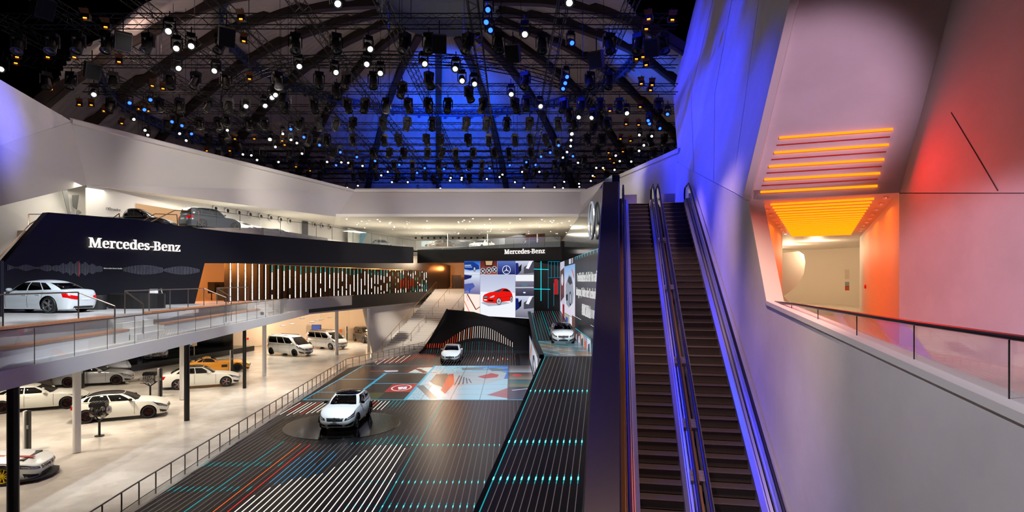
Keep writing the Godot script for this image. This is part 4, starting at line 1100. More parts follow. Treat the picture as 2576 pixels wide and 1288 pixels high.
func bridge(rw: Material) -> void:
	var g := thing("bridge_balustrade", "long glass balustrade along the white bridge", "balustrade")
	var ds := [10.0, 12.3, 14.4]
	for k in 16: ds.append(ds[-1] + 1.75)
	for i in ds.size() - 1:
		var a := edge_at(ds[i] + 0.015, 0.06)
		var b := edge_at(ds[i + 1] - 0.015, 0.06)
		var s := mb()
		slab(s, PackedVector3Array([a, b, b + Vector3(0, 1.02, 0), a + Vector3(0, 1.02, 0)]), Vector3(-0.015, 0, 0))
		obj("glass_pane", s, M.glass, g)
		s = mb()
		tube(s, edge_at(ds[i], 0.06), edge_at(ds[i], 0.06) + Vector3(0, 1.0, 0), 0.01, 6)
		obj("pane_joint", s, rw, g)
	var st := mb()
	tube(st, edge_at(10, 0.07, 5.93), edge_at(ds[-1], 0.07, 5.93), 0.022, 8)
	obj("handrail", st, rw, g)
	# seat steps with wooden tops between the bridge and the raised floor
	st = mb()
	for c in [[10.0, 22.4], [25.2, 38.5]]:
		slab(st, PackedVector3Array([edge_at(c[0], 0.8, 4.9), edge_at(c[1], 0.8, 4.9), edge_at(c[1], 1.35, 4.9), edge_at(c[0], 1.35, 4.9)]), Vector3(0, 0.40, 0))
	struct("floor_seat_step", st, M.white, "white seat step along the bridge")
	for c in [[10.0, 22.4, "under the silver saloon"], [25.2, 38.5, "before the black letter wall"]]:
		st = mb()
		slab(st, PackedVector3Array([edge_at(c[0], 0.78, 5.30), edge_at(c[1], 0.78, 5.30), edge_at(c[1], 1.3, 5.30), edge_at(c[0], 1.3, 5.30)]), Vector3(0, 0.07, 0))
		tag(obj("bench_top", st, M.wood), "low wooden bench top behind the bridge glass " + c[2], "bench")
		st = mb()
		var a := edge_at(c[0], 1.35, 5.8)
		var b := edge_at(c[1], 1.35, 5.8)
		slab(st, PackedVector3Array([a, b, b + Vector3(-0.38, 0, 0), a + Vector3(-0.38, 0, 0)]), Vector3(0, 0.08, 0))
		tag(obj("bench_top", st, M.wood), "upper wooden bench top at the floor edge " + c[2], "bench")
	st = mb()
	for k in 3:
		slab(st, PackedVector3Array([edge_at(22.6, 0.6 + 0.28 * k, 4.9), edge_at(25.0, 0.6 + 0.28 * k, 4.9), edge_at(25.0, 1.5, 4.9), edge_at(22.6, 1.5, 4.9)]), Vector3(0, 0.22 * (k + 1), 0))
	struct("floor_steps", st, M.white, "three white steps between the benches")
	for k in 3:
		st = mb()
		slab(st, PackedVector3Array([edge_at(39.5, 0.6 + 0.28 * k, 4.9), edge_at(41.5, 0.6 + 0.28 * k, 4.9), edge_at(41.5, 1.5, 4.9), edge_at(39.5, 1.5, 4.9)]), Vector3(0, 0.22 * (k + 1), 0))
		struct("floor_steps", st, M.white, "white step at the end of the bridge")
	# rails on the raised floor's edge
	var off := 1.62
	for q in [["steel railing with a bent end in front of the silver saloon", 10.0, 20.6, 3.2, [20.6]], ["steel railing in front of the black letter wall and the display plinths", 23.6, 31.4, 2.0, [23.6, 31.4]], ["steel railing in front of the lit slats", 33.2, 38.5, 1.9, [33.2]]]:
		var rl := railing("mezzanine_railing", q[0], [edge_at(q[1], off, 5.885), edge_at(q[2], off, 5.885)], 0.92, q[3], rw)
		for d in q[4]:
			st = mb()
			var sgn := 1.0 if d == 20.6 or d == 31.4 else -1.0
			path(st, [edge_at(d, off, 6.8), edge_at(d + 0.5 * sgn, off - 1.0, 6.3), edge_at(d + 0.5 * sgn, off - 1.0, 4.95)], 0.025, 8)
			obj("bent_end", st, rw, rl)
	# dark drums, display plinth and sign easel in front of the black wall
	for c in [[238, 779, 1.1, 0.7, "small dark drum seat behind the silver saloon"], [345, 775, 2.8, 0.75, "long dark rounded counter under the letter wall"]]:
		st = mb()
		var p := G(c[0], c[1], MEZZ)
		lathe(st, Vector3.ZERO, Basis(Vector3(1, 0, 0), Vector3(0, 1, 0), Vector3(0, 0, 0.6)), [Vector2(0, c[3]), Vector2(c[2] * 0.47, c[3]), Vector2(c[2] * 0.5, c[3] - 0.03), Vector2(c[2] * 0.5, 0)], 28)
		var o := obj("drum_counter", st, mat(Color(0.10, 0.09, 0.09), 0.5))
		o.position = p
		tag(o, c[4], "counter")
	var pl := thing("display_plinth", "white slanted display plinth with a black handset in front of the letter wall", "display", G(386, 770, MEZZ) + Vector3(0, 0, 0))
	st = mb()
	slab(st, PackedVector3Array([Vector3(-0.14, 0, 0.2), Vector3(0.22, 0, 0.2), Vector3(0.14, 0.95, 0.1), Vector3(-0.2, 0.95, 0.1)]), Vector3(0, 0, -0.3))
	obj("body", st, M.white, pl)
	st = mb()
	tube(st, Vector3(-0.22, 0.8, 0.05), Vector3(-0.22, 0.95, 0.05), 0.09, 10)
	obj("handset", st, M.black, pl)
	var ez := thing("display_stand", "slim leaning stand with hanging earphones beside the white plinth", "stand", G(405, 770, MEZZ))
	st = mb()
	tube(st, Vector3(0.28, 0, 0.1), Vector3(0, 0.98, 0), 0.03, 8)
	tube(st, Vector3(-0.14, 0.9, 0), Vector3(0.05, 1.0, 0), 0.025, 8)
	obj("leg", st, M.steel, ez)
	st = mb()
	path(st, [Vector3(-0.12, 0.9, 0), Vector3(-0.14, 0.6, 0.02), Vector3(-0.06, 0.35, 0.02), Vector3(-0.12, 0.3, 0.02)], 0.012, 5)
	obj("cable", st, M.rubber, ez)
	# dark blue info column at the left edge
	var ic := thing("info_column", "tall dark blue display column at the nose of the silver saloon", "display", P(-14, 800, 23.0) * Vector3(1, 0, 1) + Vector3(0, MEZZ, 0))
	st = mb()
	box(st, Vector3(0, 1.1, 0), Vector3(0.62, 2.2, 0.14))
	obj("casing", st, mat(Color(0.05, 0.06, 0.12), 0.3), ic)
	st = mb()
	box(st, Vector3(0.0, 1.5, 0.075), Vector3(0.56, 1.2, 0.012))
	obj("display", st, led(Color(0.10, 0.12, 0.30), 0.5), ic)
func slats() -> void:
	# room behind the slats
	var n: Vector3 = -W.slat.normal
	var a := on(W.slat, 505, 700) * Vector3(1, 0, 1)
	var b := on(W.slat, 1080, 700) * Vector3(1, 0, 1)
	var st := mb()
	slab(st, PackedVector3Array([a + n * 7 + Vector3(0, 5.8, 0), b + n * 7 + Vector3(0, 5.8, 0), b + n * 7 + Vector3(0, 8.7, 0), a + n * 7 + Vector3(0, 8.7, 0)]), n * 0.2)
	struct("wall_lounge_back", st, M.beige, "warm lit wall behind the slats")
	st = mb()
	slab(st, PackedVector3Array([a + n * 0.9 + (b - a).normalized() * 0.5 + Vector3(0, 8.65, 0), b + n * 0.45 + Vector3(0, 8.65, 0), b + n * 7 + Vector3(0, 8.65, 0), a + n * 7 + Vector3(0, 8.65, 0)]), Vector3(0, 0.2, 0))
	struct("ceiling_lounge", st, M.beige, "ceiling of the room behind the slats")
	st = mb()
	slab(st, PackedVector3Array([a - n * 0.0 + Vector3(-2.0, 5.8, 1.0), a + n * 7 + Vector3(0, 5.8, 0), a + n * 7 + Vector3(0, 8.65, 0), a + Vector3(-2.0, 8.65, 1.0)]), Vector3(-0.2, 0, -0.2))
	struct("wall_lounge_left", st, M.beige, "warm side wall beside the letter wall")
	var door := thing("door_lounge", "tan double door behind the first slats", "door", a + n * 6.9 + (b - a).normalized() * 2.0 + Vector3(0, 5.8, 0), deg_to_rad(90 - 12.1))
	door.set_meta("kind", "structure")
	st = mb()
	box(st, Vector3(0, 1.1, 0), Vector3(1.6, 2.2, 0.06))
	obj("leaf", st, mat(Color(0.62, 0.46, 0.28), 0.5), door)
	st = mb()
	tube(st, Vector3(0.6, 0.9, 0.06), Vector3(0.6, 1.3, 0.06), 0.015, 6)
	obj("handle", st, M.steel, door)
	for k in 7:
		omni(a.lerp(b, 0.04 + 0.15 * k) + n * (3.4 if k else 2.0) + Vector3(0, 8.35, 0), 14.0 if k < 1 or k > 3 else 4.0, Color(1.0, 0.60, 0.27), 0.2)
	# bar counter with a row of seats behind
	st = mb()
	var c0 := a.lerp(b, 0.12) + n * 2.2
	var c1 := a.lerp(b, 0.34) + n * 2.2
	slab(st, PackedVector3Array([c0 + Vector3(0, 5.8, 0), c1 + Vector3(0, 5.8, 0), c1 + n * 0.7 + Vector3(0, 5.8, 0), c0 + n * 0.7 + Vector3(0, 5.8, 0)]), Vector3(0, 0.95, 0))
	tag(obj("bar_counter", st, mat(Color(0.16, 0.22, 0.24), 0.4)), "grey green bar counter behind the light slats", "counter")
	for k in 12:
		st = mb()
		var p := c0.lerp(c1, (k + 0.5) / 12.0) + n * 1.4 + Vector3(0, 5.8, 0)
		box(st, p + Vector3(0, 0.95, 0), Vector3(0.5, 0.75, 0.12))
		box(st, p + Vector3(0, 0.55, -0.2), Vector3(0.5, 0.12, 0.5))
		tube(st, p, p + Vector3(0, 0.55, 0), 0.04, 6)
		tag(obj("bar_stool", st, M.black), "black high-backed stool behind the bar counter", "stool", "stools behind the slats")
	for k in 10:
		st = mb()
		var p := a.lerp(b, 0.42 + 0.035 * k) + n * (3.0 + (k % 3)) + Vector3(0, 5.8, 0)
		lathe(st, p, Basis(), [Vector2(0, 0.75), Vector2(0.4, 0.75), Vector2(0.4, 0.71), Vector2(0.04, 0.69), Vector2(0.04, 0.03), Vector2(0.25, 0.0)], 12)
		box(st, p + Vector3(0.55, 0.45, 0), Vector3(0.42, 0.9, 0.42))
		tag(obj("lounge_table", st, M.black), "dark round table with its seat in the warm room", "table", "tables behind the slats")
	# fins with light strips on their front edges
	var t := thing("slat_screen", "long row of upright black slats with white light strips", "screen")
	var inn: Vector3 = n * 0.3
	var cw := led(Color(1.0, 0.99, 0.96), 2.6)
	var cc := led(Color(0.10, 0.75, 0.75), 1.0)
	var cr := led(Color(0.85, 0.15, 0.14), 1.0)
	var s0 := on(W.slat, 579, 700) * Vector3(1, 0, 1)
	var s1 := on(W.slat, 1072, 700) * Vector3(1, 0, 1)
	var along := (s1 - s0).normalized()
	for k in 50:
		var p := s0.lerp(s1, k / 49.0)
		var bs := Basis(along, Vector3.UP, along.cross(Vector3.UP))
		var s := mb()
		box(s, p + n * 0.22 + Vector3(0, 7.12, 0), Vector3(0.10, 2.62, 0.42), bs)
		var o := obj("slat", s, M.black, t)
		# runs of light, broken at random, cyan towards the top further along
		var y := 5.85
		var cur := {}
		while y < 8.4:
			var l := 0.12 + rng.randf() * 0.5
			var m := "w"
			if k > 5 and y > 7.7: m = "c"
			if k > 33: m = ["w", "k", "c", "k"][rng.randi() % 4]
			if k > 37 and k < 44 and y > 6.2 and y < 7.2: m = "r"
			elif k > 18 and k < 34 and rng.randf() < 0.22: m = "k"
			elif k >= 5 and k < 19 and y < 6.6 and rng.randf() < 0.3: m = "k"
			if m != "k":
				if not cur.has(m): cur[m] = mb()
				box(cur[m], p - n * 0.02 + Vector3(0, y + minf(l, 8.42 - y) / 2, 0), Vector3(0.06, minf(l, 8.42 - y) * 0.94, 0.03), bs)
			y += l
		for m in cur:
			stuff(obj("light_strip", cur[m], {"w": cw, "c": cc, "r": cr}[m], o))
func stairs(rw: Material) -> void:
	# white stairs from the show floor up to the mezzanine, in two flights
	var t := thing("white_stairs", "broad flight of white stairs with brass rails beside the black slope", "stairs")
	t.set_meta("kind", "structure")
	var l0 := G(960, 886, 0.0)
	var r0 := G(1072, 886, 0.0)
	var l1 := P(1096, 731, 80)
	var r1 := P(1172, 729, 80)
	var steps := 36
	for k in steps:
		var a := k / float(steps)
		var b := (k + 1) / float(steps)
		var h := 6.1 * b
		var la := Vector3(lerpf(l0.x, l1.x, a), 0, lerpf(l0.z, l1.z, a))
		var ra := Vector3(lerpf(r0.x, r1.x + 2.0, a), 0, lerpf(r0.z, r1.z, a))
		var lb := Vector3(lerpf(l0.x, l1.x, b), 0, lerpf(l0.z, l1.z, b))
		var rb := Vector3(lerpf(r0.x, r1.x + 2.0, b), 0, lerpf(r0.z, r1.z, b))
		var s := mb()
		var up := Vector3(0, h, 0)
		slab(s, PackedVector3Array([la + up, ra + up, rb + up, lb + up]), Vector3(0, -0.35, 0))
		obj("step", s, M.white, t)
	var st := mb()
	slab(st, PackedVector3Array([P(918, 777, 60.4), P(1082, 757, 79), l0 + Vector3(-0.1, 0, 0), l0 + Vector3(-0.7, 0, 0)]), Vector3(-0.25, 0, 0.05))
	struct("wall_stairs", st, M.white, "white slanted cheek wall of the stairs")
	for k in 3:
		var f := [0.02, 0.48, 0.97][k] as float
		var a := l0.lerp(r0, f)
		var b := (l1 * Vector3(1, 0, 1)).lerp((r1 + Vector3(1.2, 0, 0)) * Vector3(1, 0, 1), f) + Vector3(0, 6.1, 0)
		var m := a.lerp(b, 0.5)
		railing("stairs_rail", "thin brass handrail on the white stairs, " + ["beside the cheek wall", "in the middle of the flight", "beside the black slope"][k], [a, m, b], 1.0, 2.6, M.brass)
	st = mb()
	slab(st, horizontal([l1.x - 3, 79.9, r1.x + 4, 79.9, r1.x + 4, 92, l1.x - 3, 92], 6.1), Vector3(0, -0.3, 0))
	struct("floor_stairhead", st, M.floor_grey, "pale floor at the head of the white stairs")
	st = mb()
	slab(st, PackedVector3Array([Vector3(-16, 6.0, -90), Vector3(2, 6.0, -90), Vector3(2, 10, -90), Vector3(-16, 10, -90)]), Vector3(0, 0, -0.3))
	struct("wall_stairhead", st, M.beige, "pale wall behind the head of the stairs")
	st = mb()
	slab(st, PackedVector3Array([P(1136, 692, 88), P(1160, 692, 88), P(1160, 730, 88), P(1136, 730, 88)]), Vector3(0, 0, -0.1))
	tag(obj("dark_doorway", st, M.bronze), "dark bronze door at the head of the white stairs", "door")
	omni(Vector3(-9.5, 9.6, -74), 22.0, Color(1.0, 0.88, 0.74), 0.2)
	omni(Vector3(-8.5, 9.0, -84), 8.0, Color(1.0, 0.60, 0.30), 0.2)
	# back wall of the show floor, under the mezzanine
	for w in [[P(585, 845, 62.6), P(805, 800, 70), "white back wall behind the vans", M.white], [P(805, 800, 70), P(880, 800, 72), "white wall with a hanging screen", M.beige], [P(880, 800, 72), P(1000, 790, 74), "pale wall behind the dark off-roader", M.beige], [P(240, 900, 54.5), P(585, 850, 62.5), "black stage wall behind the yellow sports car", M.black_gloss], [P(-260, 900, 46), P(240, 900, 54.5), "dark wall at the back of the show floor", M.black]]:
		st = mb()
		var p: Vector3 = w[0] * Vector3(1, 0, 1)
		var q: Vector3 = w[1] * Vector3(1, 0, 1)
		slab(st, PackedVector3Array([p, q, q + Vector3(0, 4.5, 0), p + Vector3(0, 4.5, 0)]), Vector3(0, 0, -0.3))
		struct("wall_show_back", st, w[3], w[2])
	omni(P(690, 822, 63.5), 7.0, Color(1.0, 0.82, 0.62), 0.2)
	omni(P(845, 815, 67), 7.0, Color(1.0, 0.82, 0.62), 0.2)
	omni(P(930, 812, 69), 5.0, Color(1.0, 0.78, 0.55), 0.2)
	# low black podium with the racing cars
	st = mb()
	slab(st, PackedVector3Array([G(330, 935), G(640, 882), G(592, 881), G(318, 913)]), Vector3(0, 0.5, 0))
	tag(obj("black_podium", st, M.black_gloss), "low glossy black podium behind the yellow sports car", "podium")
func letters() -> void:
	var m := led(Color(1.0, 0.95, 0.93), 1.6)
	var al := Vector3(sin(deg_to_rad(25)), 0, -cos(deg_to_rad(25)))
	var a := on(W.letter, 221, 630.5)
	var b := on(W.letter, 450, 639)
	var t := thing("sign_letters", "large white glowing serif letters on the black wall above the silver saloon", "sign")
	lettering("letters", "Mercedes-Benz", Vector3(a.x, a.y - 0.0, a.z) + W.letter.normal * 0.06, al, Vector2(b.x - a.x, b.z - a.z).length(), 0.08, m, t)
	var bl: Vector3 = P(1413, 607, 61.5) - P(1050, 628, 69.5)
	bl = (bl * Vector3(1, 0, 1)).normalized()
	a = on(W.band, 1270, 643); b = on(W.band, 1371, 641)
	t = thing("sign_letters", "smaller white glowing serif letters on the gallery front over the picture wall", "sign")
	lettering("letters", "Mercedes-Benz", a + bl.cross(Vector3.UP) * 0.06, bl, Vector2(b.x - a.x, b.z - a.z).length(), 0.08, m, t)
	# the sound wave on the wall
	t = thing("sound_wave", "printed row of thin grey bars like a sound wave with one red bar", "wall graphic")
	var st := mb()
	var nn: Vector3 = W.letter.normal * 0.02
	var x := 19.0
	while x < 503.0:
		if x < 258 or x > 310:
			var h := 4.0
			if x < 130: h = 5.0 + 3.0 * sin(x * 0.12)
			elif x < 258: h = 4.0 + 15.0 * pow(sin(PI * (x - 125) / 140.0), 1.2) * (0.75 + 0.25 * sin(x * 0.33))
			elif x < 410: h = 3.0 + 9.0 * sin(PI * (x - 305) / 115.0)
			else: h = 2.5 + 8.0 * absf(sin(PI * (x - 410) / 95.0))
			var yc := 672.7 + (x - 18.6) * 0.0173
			var p := on(W.letter, x, yc)
			var hm := h * -p.z / F
			box(st, p + nn, Vector3(0.012, 2 * hm, 0.035))
		x += 3.7
	stuff(obj("bars", st, mat(Color(0.50, 0.50, 0.55), 0.6), t))
	st = mb()
	var p2 := on(W.letter, 198, 676)
	box(st, p2 + nn, Vector3(0.02, 0.82, 0.05))
	obj("red_bar", st, mat(Color(0.72, 0.13, 0.12), 0.5), t)
	var q0 := on(W.letter, 260, 677.5)
	var q1 := on(W.letter, 307, 679)
	lettering("small_letters", "Mercedes-Benz Radio", q0 + W.letter.normal * 0.02, al, Vector2(q1.x - q0.x, q1.z - q0.z).length(), 0.01, led(Color(0.9, 0.9, 0.9), 0.6), t)

# ---------- cars: x forward, z to the car's right, origin on the ground under the middle ----------
func hull(u: float, n: float) -> Vector2:                    # half outline: |u| 0 at the nose, 1 at the tail; sign of u is the side
	if u > 1.0: u -= 2.0
	if u < -1.0: u += 2.0
	var c := pow(0.5, 1.0 / n)
	var a := absf(u)
	var x: float
	var z: float
	if a < 0.2:
		z = a / 0.2 * c; x = pow(1.0 - pow(z, n), 1.0 / n)
	elif a < 0.8:
		x = lerpf(c, -c, (a - 0.2) / 0.6); z = pow(1.0 - pow(absf(x), n), 1.0 / n)
	else:
		z = (1.0 - a) / 0.2 * c; x = -pow(1.0 - pow(z, n), 1.0 / n)
	return Vector2(x, z * (1.0 if u >= 0.0 else -1.0))
func curve(a: Array, x: float) -> float:                     # [x, y, x, y ...] with rising x, smoothed
	var n := a.size() / 2
	if x <= a[0]: return a[1]
	for i in n - 1:
		if x <= a[2 * i + 2]:
			var t: float = (x - a[2 * i]) / (a[2 * i + 2] - a[2 * i])
			var p0: float = a[2 * maxi(i - 1, 0) + 1]
			var p3: float = a[2 * mini(i + 2, n - 1) + 1]
			return lerpf(lerpf(a[2 * i + 1], a[2 * i + 3], t), cubic_interpolate(a[2 * i + 1], a[2 * i + 3], p0, p3, t), 0.6)
	return a[2 * n - 1]
func car_pt(c: Dictionary, roof: bool, u: float, v: float) -> Vector3:
	if roof:
		var h := hull(u, c.ng)
		var xb := lerpf(c.gr0, c.gf0, (h.x + 1) / 2)
		var xt := lerpf(c.gr1, c.gf1, (h.x + 1) / 2)
		var b := Vector3(xb, curve(c.belt, xb / (c.L / 2)) - 0.02, h.y * c.W * c.wg0 / 2)
		var t := Vector3(xt, c.H - 0.06 - c.rf * pow(maxf(0, h.x), 2) - c.rr * pow(maxf(0, -h.x), 2), h.y * c.W * c.wg1 / 2)
		var p := b.lerp(t, v)
		return p + Vector3(h.x * 0.05, 0.03, h.y * 0.035) * sin(PI * v)
	var h := hull(u, c.n)
	var x0: float = h.x * c.L / 2
	var yt := curve(c.belt, h.x)
	var yb: float = c.gc
	if absf(h.y) > 0.75:
		for xw in [c.xf, c.xr]:
			var d: float = x0 - xw
			if absf(d) < c.ra: yb = maxf(yb, c.wr + sqrt(c.ra * c.ra - d * d))
	var y := lerpf(yb, yt, v)
	var k: float = 1.0
	if y < c.yw: k = 1.0 - c.tuck * pow((c.yw - y) / (c.yw - c.gc), 2)
	else: k = 1.0 - c.sh * pow((y - c.yw) / (1.0 - c.yw), 2)
	var back: float = (c.nose * pow(maxf(0, y - c.yn) / 0.3, 2) if y > c.yn else 0.10 * pow((c.yn - y) / 0.3, 2))
	if h.x < 0.0: back = (c.tail * pow(maxf(0, y - 0.62) / 0.35, 2) if y > 0.62 else 0.10 * pow((0.62 - y) / 0.4, 2))
	return Vector3(x0 - signf(h.x) * pow(absf(h.x), 6) * back, y, h.y * c.W / 2 * k)
func car_patch(c: Dictionary, roof: bool, called: String, q: Array, m: Material, parent: Node, off := 0.012, nu := 8, nv := 4) -> MeshInstance3D:
	# q: corners (u, v): lower start, lower end, upper end, upper start
	var st := mb()
	st.set_smooth_group(0)
	var g := []
	for j in nv + 1:
		var row := []
		for i in nu + 1:
			var a := i / float(nu)
			var b := j / float(nv)
			var u := lerpf(lerpf(q[0], q[2], a), lerpf(q[6], q[4], a), b)
			var v := lerpf(lerpf(q[1], q[3], a), lerpf(q[7], q[5], a), b)
			var p := car_pt(c, roof, u, v)
			var nn := (car_pt(c, roof, u + 0.004, v) - car_pt(c, roof, u - 0.004, v)).cross(car_pt(c, roof, u, minf(1, v + 0.02)) - car_pt(c, roof, u, maxf(0, v - 0.02))).normalized()
			if nn.dot(p - Vector3(clampf(p.x, -c.L * 0.3, c.L * 0.3), 0.4, 0)) < 0: nn = -nn
			var edge := i == 0 or j == 0 or i == nu or j == nv
			row.append(p + nn * (off * 0.2 if edge else off))
		g.append(row)
	for j in nv:
		for i in nu:
			quad(st, g[j][i], g[j][i + 1], g[j + 1][i + 1], g[j + 1][i])
	return obj(called, st, m, parent)
func car_u(c: Dictionary, x: float) -> float:                 # u on the side at x
	return 0.2 + 0.6 * (0.8706 - x / (c.L / 2)) / 1.7412
var wheel_meshes := {}
func wheel_set(r: float, style: int) -> Array:
	var key := "%d_%d" % [int(r * 1000), style]
	if wheel_meshes.has(key): return wheel_meshes[key]
	var ax := Basis(Vector3(1, 0, 0), Vector3(0, 0, 1), Vector3(0, -1, 0))
	var st := mb()
	st.set_smooth_group(0)
	var w := 0.115
	lathe(st, Vector3.ZERO, ax, [Vector2(r * 0.70, -w), Vector2(r * 0.9, -w), Vector2(r, -w * 0.7), Vector2(r, w * 0.7), Vector2(r * 0.93, w), Vector2(r * 0.74, w), Vector2(r * 0.72, w * 0.75)], 28)
	var rim := mb()
	lathe(rim, Vector3.ZERO, ax, [Vector2(r * 0.74, w * 0.98), Vector2(r * 0.70, w * 0.98), Vector2(r * 0.68, 0.02)], 28)
	lathe(rim, Vector3.ZERO, ax, [Vector2(r * 0.16, w * 0.6), Vector2(r * 0.12, w * 0.8), Vector2(0, w * 0.82)], 12)
	var n := [5, 10, 12, 5][style] as int
	for k in n:
		for s in ([-1, 1] if style == 0 else [0]):
			var t: float = TAU * k / n + s * 0.13
			var d := Vector3(cos(t), sin(t), 0)
			var e := Vector3(-sin(t), cos(t), 0)
			var hw: float = r * [0.045, 0.045, 0.03, 0.12][style]
			var zz := Vector3(0, 0, w * 0.9)
			quad(rim, d * r * 0.12 + e * hw + zz * 0.8, d * r * 0.70 + e * hw * 0.8 + zz, d * r * 0.70 - e * hw * 0.8 + zz, d * r * 0.12 - e * hw + zz * 0.8)
			quad(rim, d * r * 0.12 + e * hw + zz * 0.8, d * r * 0.12 + e * hw, d * r * 0.70 + e * hw * 0.8, d * r * 0.70 + e * hw * 0.8 + zz)
			quad(rim, d * r * 0.12 - e * hw + zz * 0.8, d * r * 0.70 - e * hw * 0.8 + zz, d * r * 0.70 - e * hw * 0.8, d * r * 0.12 - e * hw)
	var disc3 := mb()
	lathe(disc3, Vector3.ZERO, ax, [Vector2(r * 0.70, 0.0), Vector2(r * 0.52, 0.005), Vector2(r * 0.5, 0.03), Vector2(0, 0.03)], 24)
	wheel_meshes[key] = [done(st), done(rim), done(disc3)]
	return wheel_meshes[key]
func star_mesh(R: float, r: float, b: Basis, o: Vector3) -> SurfaceTool:
	var st := mb()
	ring(st, o, b, R, r, 18, 5)
	for k in 3:
		var t := PI / 2 + TAU * k / 3
		var tip := (b.x * cos(t) + b.z * sin(t)) * R * 0.98
		for s in [-1.0, 1.0]:
			var e := (b.x * cos(t + s * PI / 3) + b.z * sin(t + s * PI / 3)) * R * 0.2
			tri(st, o + b.y * r * 2.0, o + tip, o + e)
	return st
func spec(kind: String) -> Dictionary:
	var c := {"L": 4.65, "W": 1.80, "H": 1.43, "wb": 2.78, "fo": 0.86, "wr": 0.335, "gc": 0.18, "n": 5.0, "ng": 4.0, "yw": 0.58, "tuck": 0.09, "sh": 0.10, "yn": 0.46, "nose": 0.20, "tail": 0.10,
		"belt": [-1.0, 0.86, -0.9, 1.0, -0.6, 0.99, -0.2, 0.95, 0.25, 0.93, 0.6, 0.86, 0.88, 0.76, 1.0, 0.64], "crown": 0.07, "wg0": 0.93, "wg1": 0.70, "gf0": 0.95, "gf1": 0.18, "gr1": -1.0, "gr0": -1.78, "rf": 0.05, "rr": 0.07,
		"pillars": [0.455, 0.66], "style": 1, "four": true, "tl": [0.80, 0.9]}
	match kind:
		"hatch": c.merge({"L": 4.30, "W": 1.80, "H": 1.43, "wb": 2.70, "gf0": 0.92, "gf1": 0.12, "gr1": -1.5, "gr0": -1.98, "wr": 0.33, "rr": 0.12, "belt": [-1.0, 0.95, -0.9, 1.04, -0.5, 1.02, 0.0, 0.96, 0.35, 0.94, 0.65, 0.88, 0.9, 0.76, 1.0, 0.63], "style": 2, "pillars": [0.46, 0.70]}, true)
		"crossover": c.merge({"L": 4.42, "W": 1.81, "H": 1.50, "wb": 2.70, "gc": 0.21, "wr": 0.355, "gf0": 0.95, "gf1": 0.16, "gr1": -1.55, "gr0": -2.02, "rr": 0.12, "belt": [-1.0, 1.0, -0.9, 1.10, -0.5, 1.07, 0.0, 1.02, 0.35, 1.0, 0.65, 0.95, 0.9, 0.84, 1.0, 0.72], "yn": 0.52, "style": 3, "pillars": [0.46, 0.70]}, true)
		"coupe": c.merge({"L": 4.70, "W": 1.80, "H": 1.39, "gf0": 0.90, "gf1": 0.08, "gr1": -0.9, "gr0": -1.85, "pillars": [0.60], "four": false, "rr": 0.09}, true)
		"saloon_long": c.merge({"L": 4.90, "W": 1.86, "H": 1.46, "wb": 2.87, "gf0": 1.0, "gf1": 0.2, "gr1": -1.0, "gr0": -1.85, "style": 0}, true)
		"sleek": c.merge({"L": 4.95, "W": 1.88, "H": 1.41, "wb": 2.87, "gf0": 1.05, "gf1": 0.15, "gr1": -0.95, "gr0": -2.1, "rr": 0.12, "style": 2}, true)
		"gullwing": c.merge({"L": 4.64, "W": 1.94, "H": 1.26, "wb": 2.68, "fo": 0.98, "wr": 0.34, "gc": 0.12, "gf0": 0.10, "gf1": -0.52, "gr1": -1.05, "gr0": -1.8, "wg0": 0.86, "wg1": 0.62, "belt": [-1.0, 0.72, -0.9, 0.88, -0.6, 0.90, -0.2, 0.84, 0.2, 0.83, 0.6, 0.78, 0.88, 0.68, 1.0, 0.56], "yn": 0.42, "pillars": [0.62], "four": false, "crown": 0.09}, true)
		"van": c.merge({"L": 5.0, "W": 1.92, "H": 1.90, "wb": 3.2, "fo": 0.95, "wr": 0.34, "gc": 0.22, "gf0": 1.95, "gf1": 0.90, "gr1": -2.33, "gr0": -2.46, "wg0": 0.96, "wg1": 0.80, "belt": [-1.0, 1.10, -0.9, 1.13, -0.5, 1.13, 0.2, 1.12, 0.55, 1.10, 0.8, 1.02, 0.94, 0.90, 1.0, 0.76], "yn": 0.55, "nose": 0.12, "yw": 0.75, "sh": 0.06, "rf": 0.06, "rr": 0.02, "pillars": [0.40, 0.56], "ng": 6.0, "style": 3, "tail": 0.02, "tl": [0.80, 0.87]}, true)
		"suv": c.merge({"L": 4.85, "W": 1.95, "H": 1.82, "wb": 2.92, "fo": 0.88, "wr": 0.39, "gc": 0.25, "gf0": 1.0, "gf1": 0.28, "gr1": -2.0, "gr0": -2.26, "wg0": 0.94, "wg1": 0.76, "belt": [-1.0, 1.16, -0.9, 1.24, -0.5, 1.20, 0.0, 1.17, 0.35, 1.15, 0.65, 1.10, 0.9, 0.98, 1.0, 0.84], "yn": 0.60, "yw": 0.72, "rr": 0.06, "pillars": [0.45, 0.66], "ng": 5.0, "style": 0, "tail": 0.05}, true)
	c.ra = c.wr * 1.13
	c.xf = c.L / 2 - c.fo
	c.xr = c.xf - c.wb
	return c
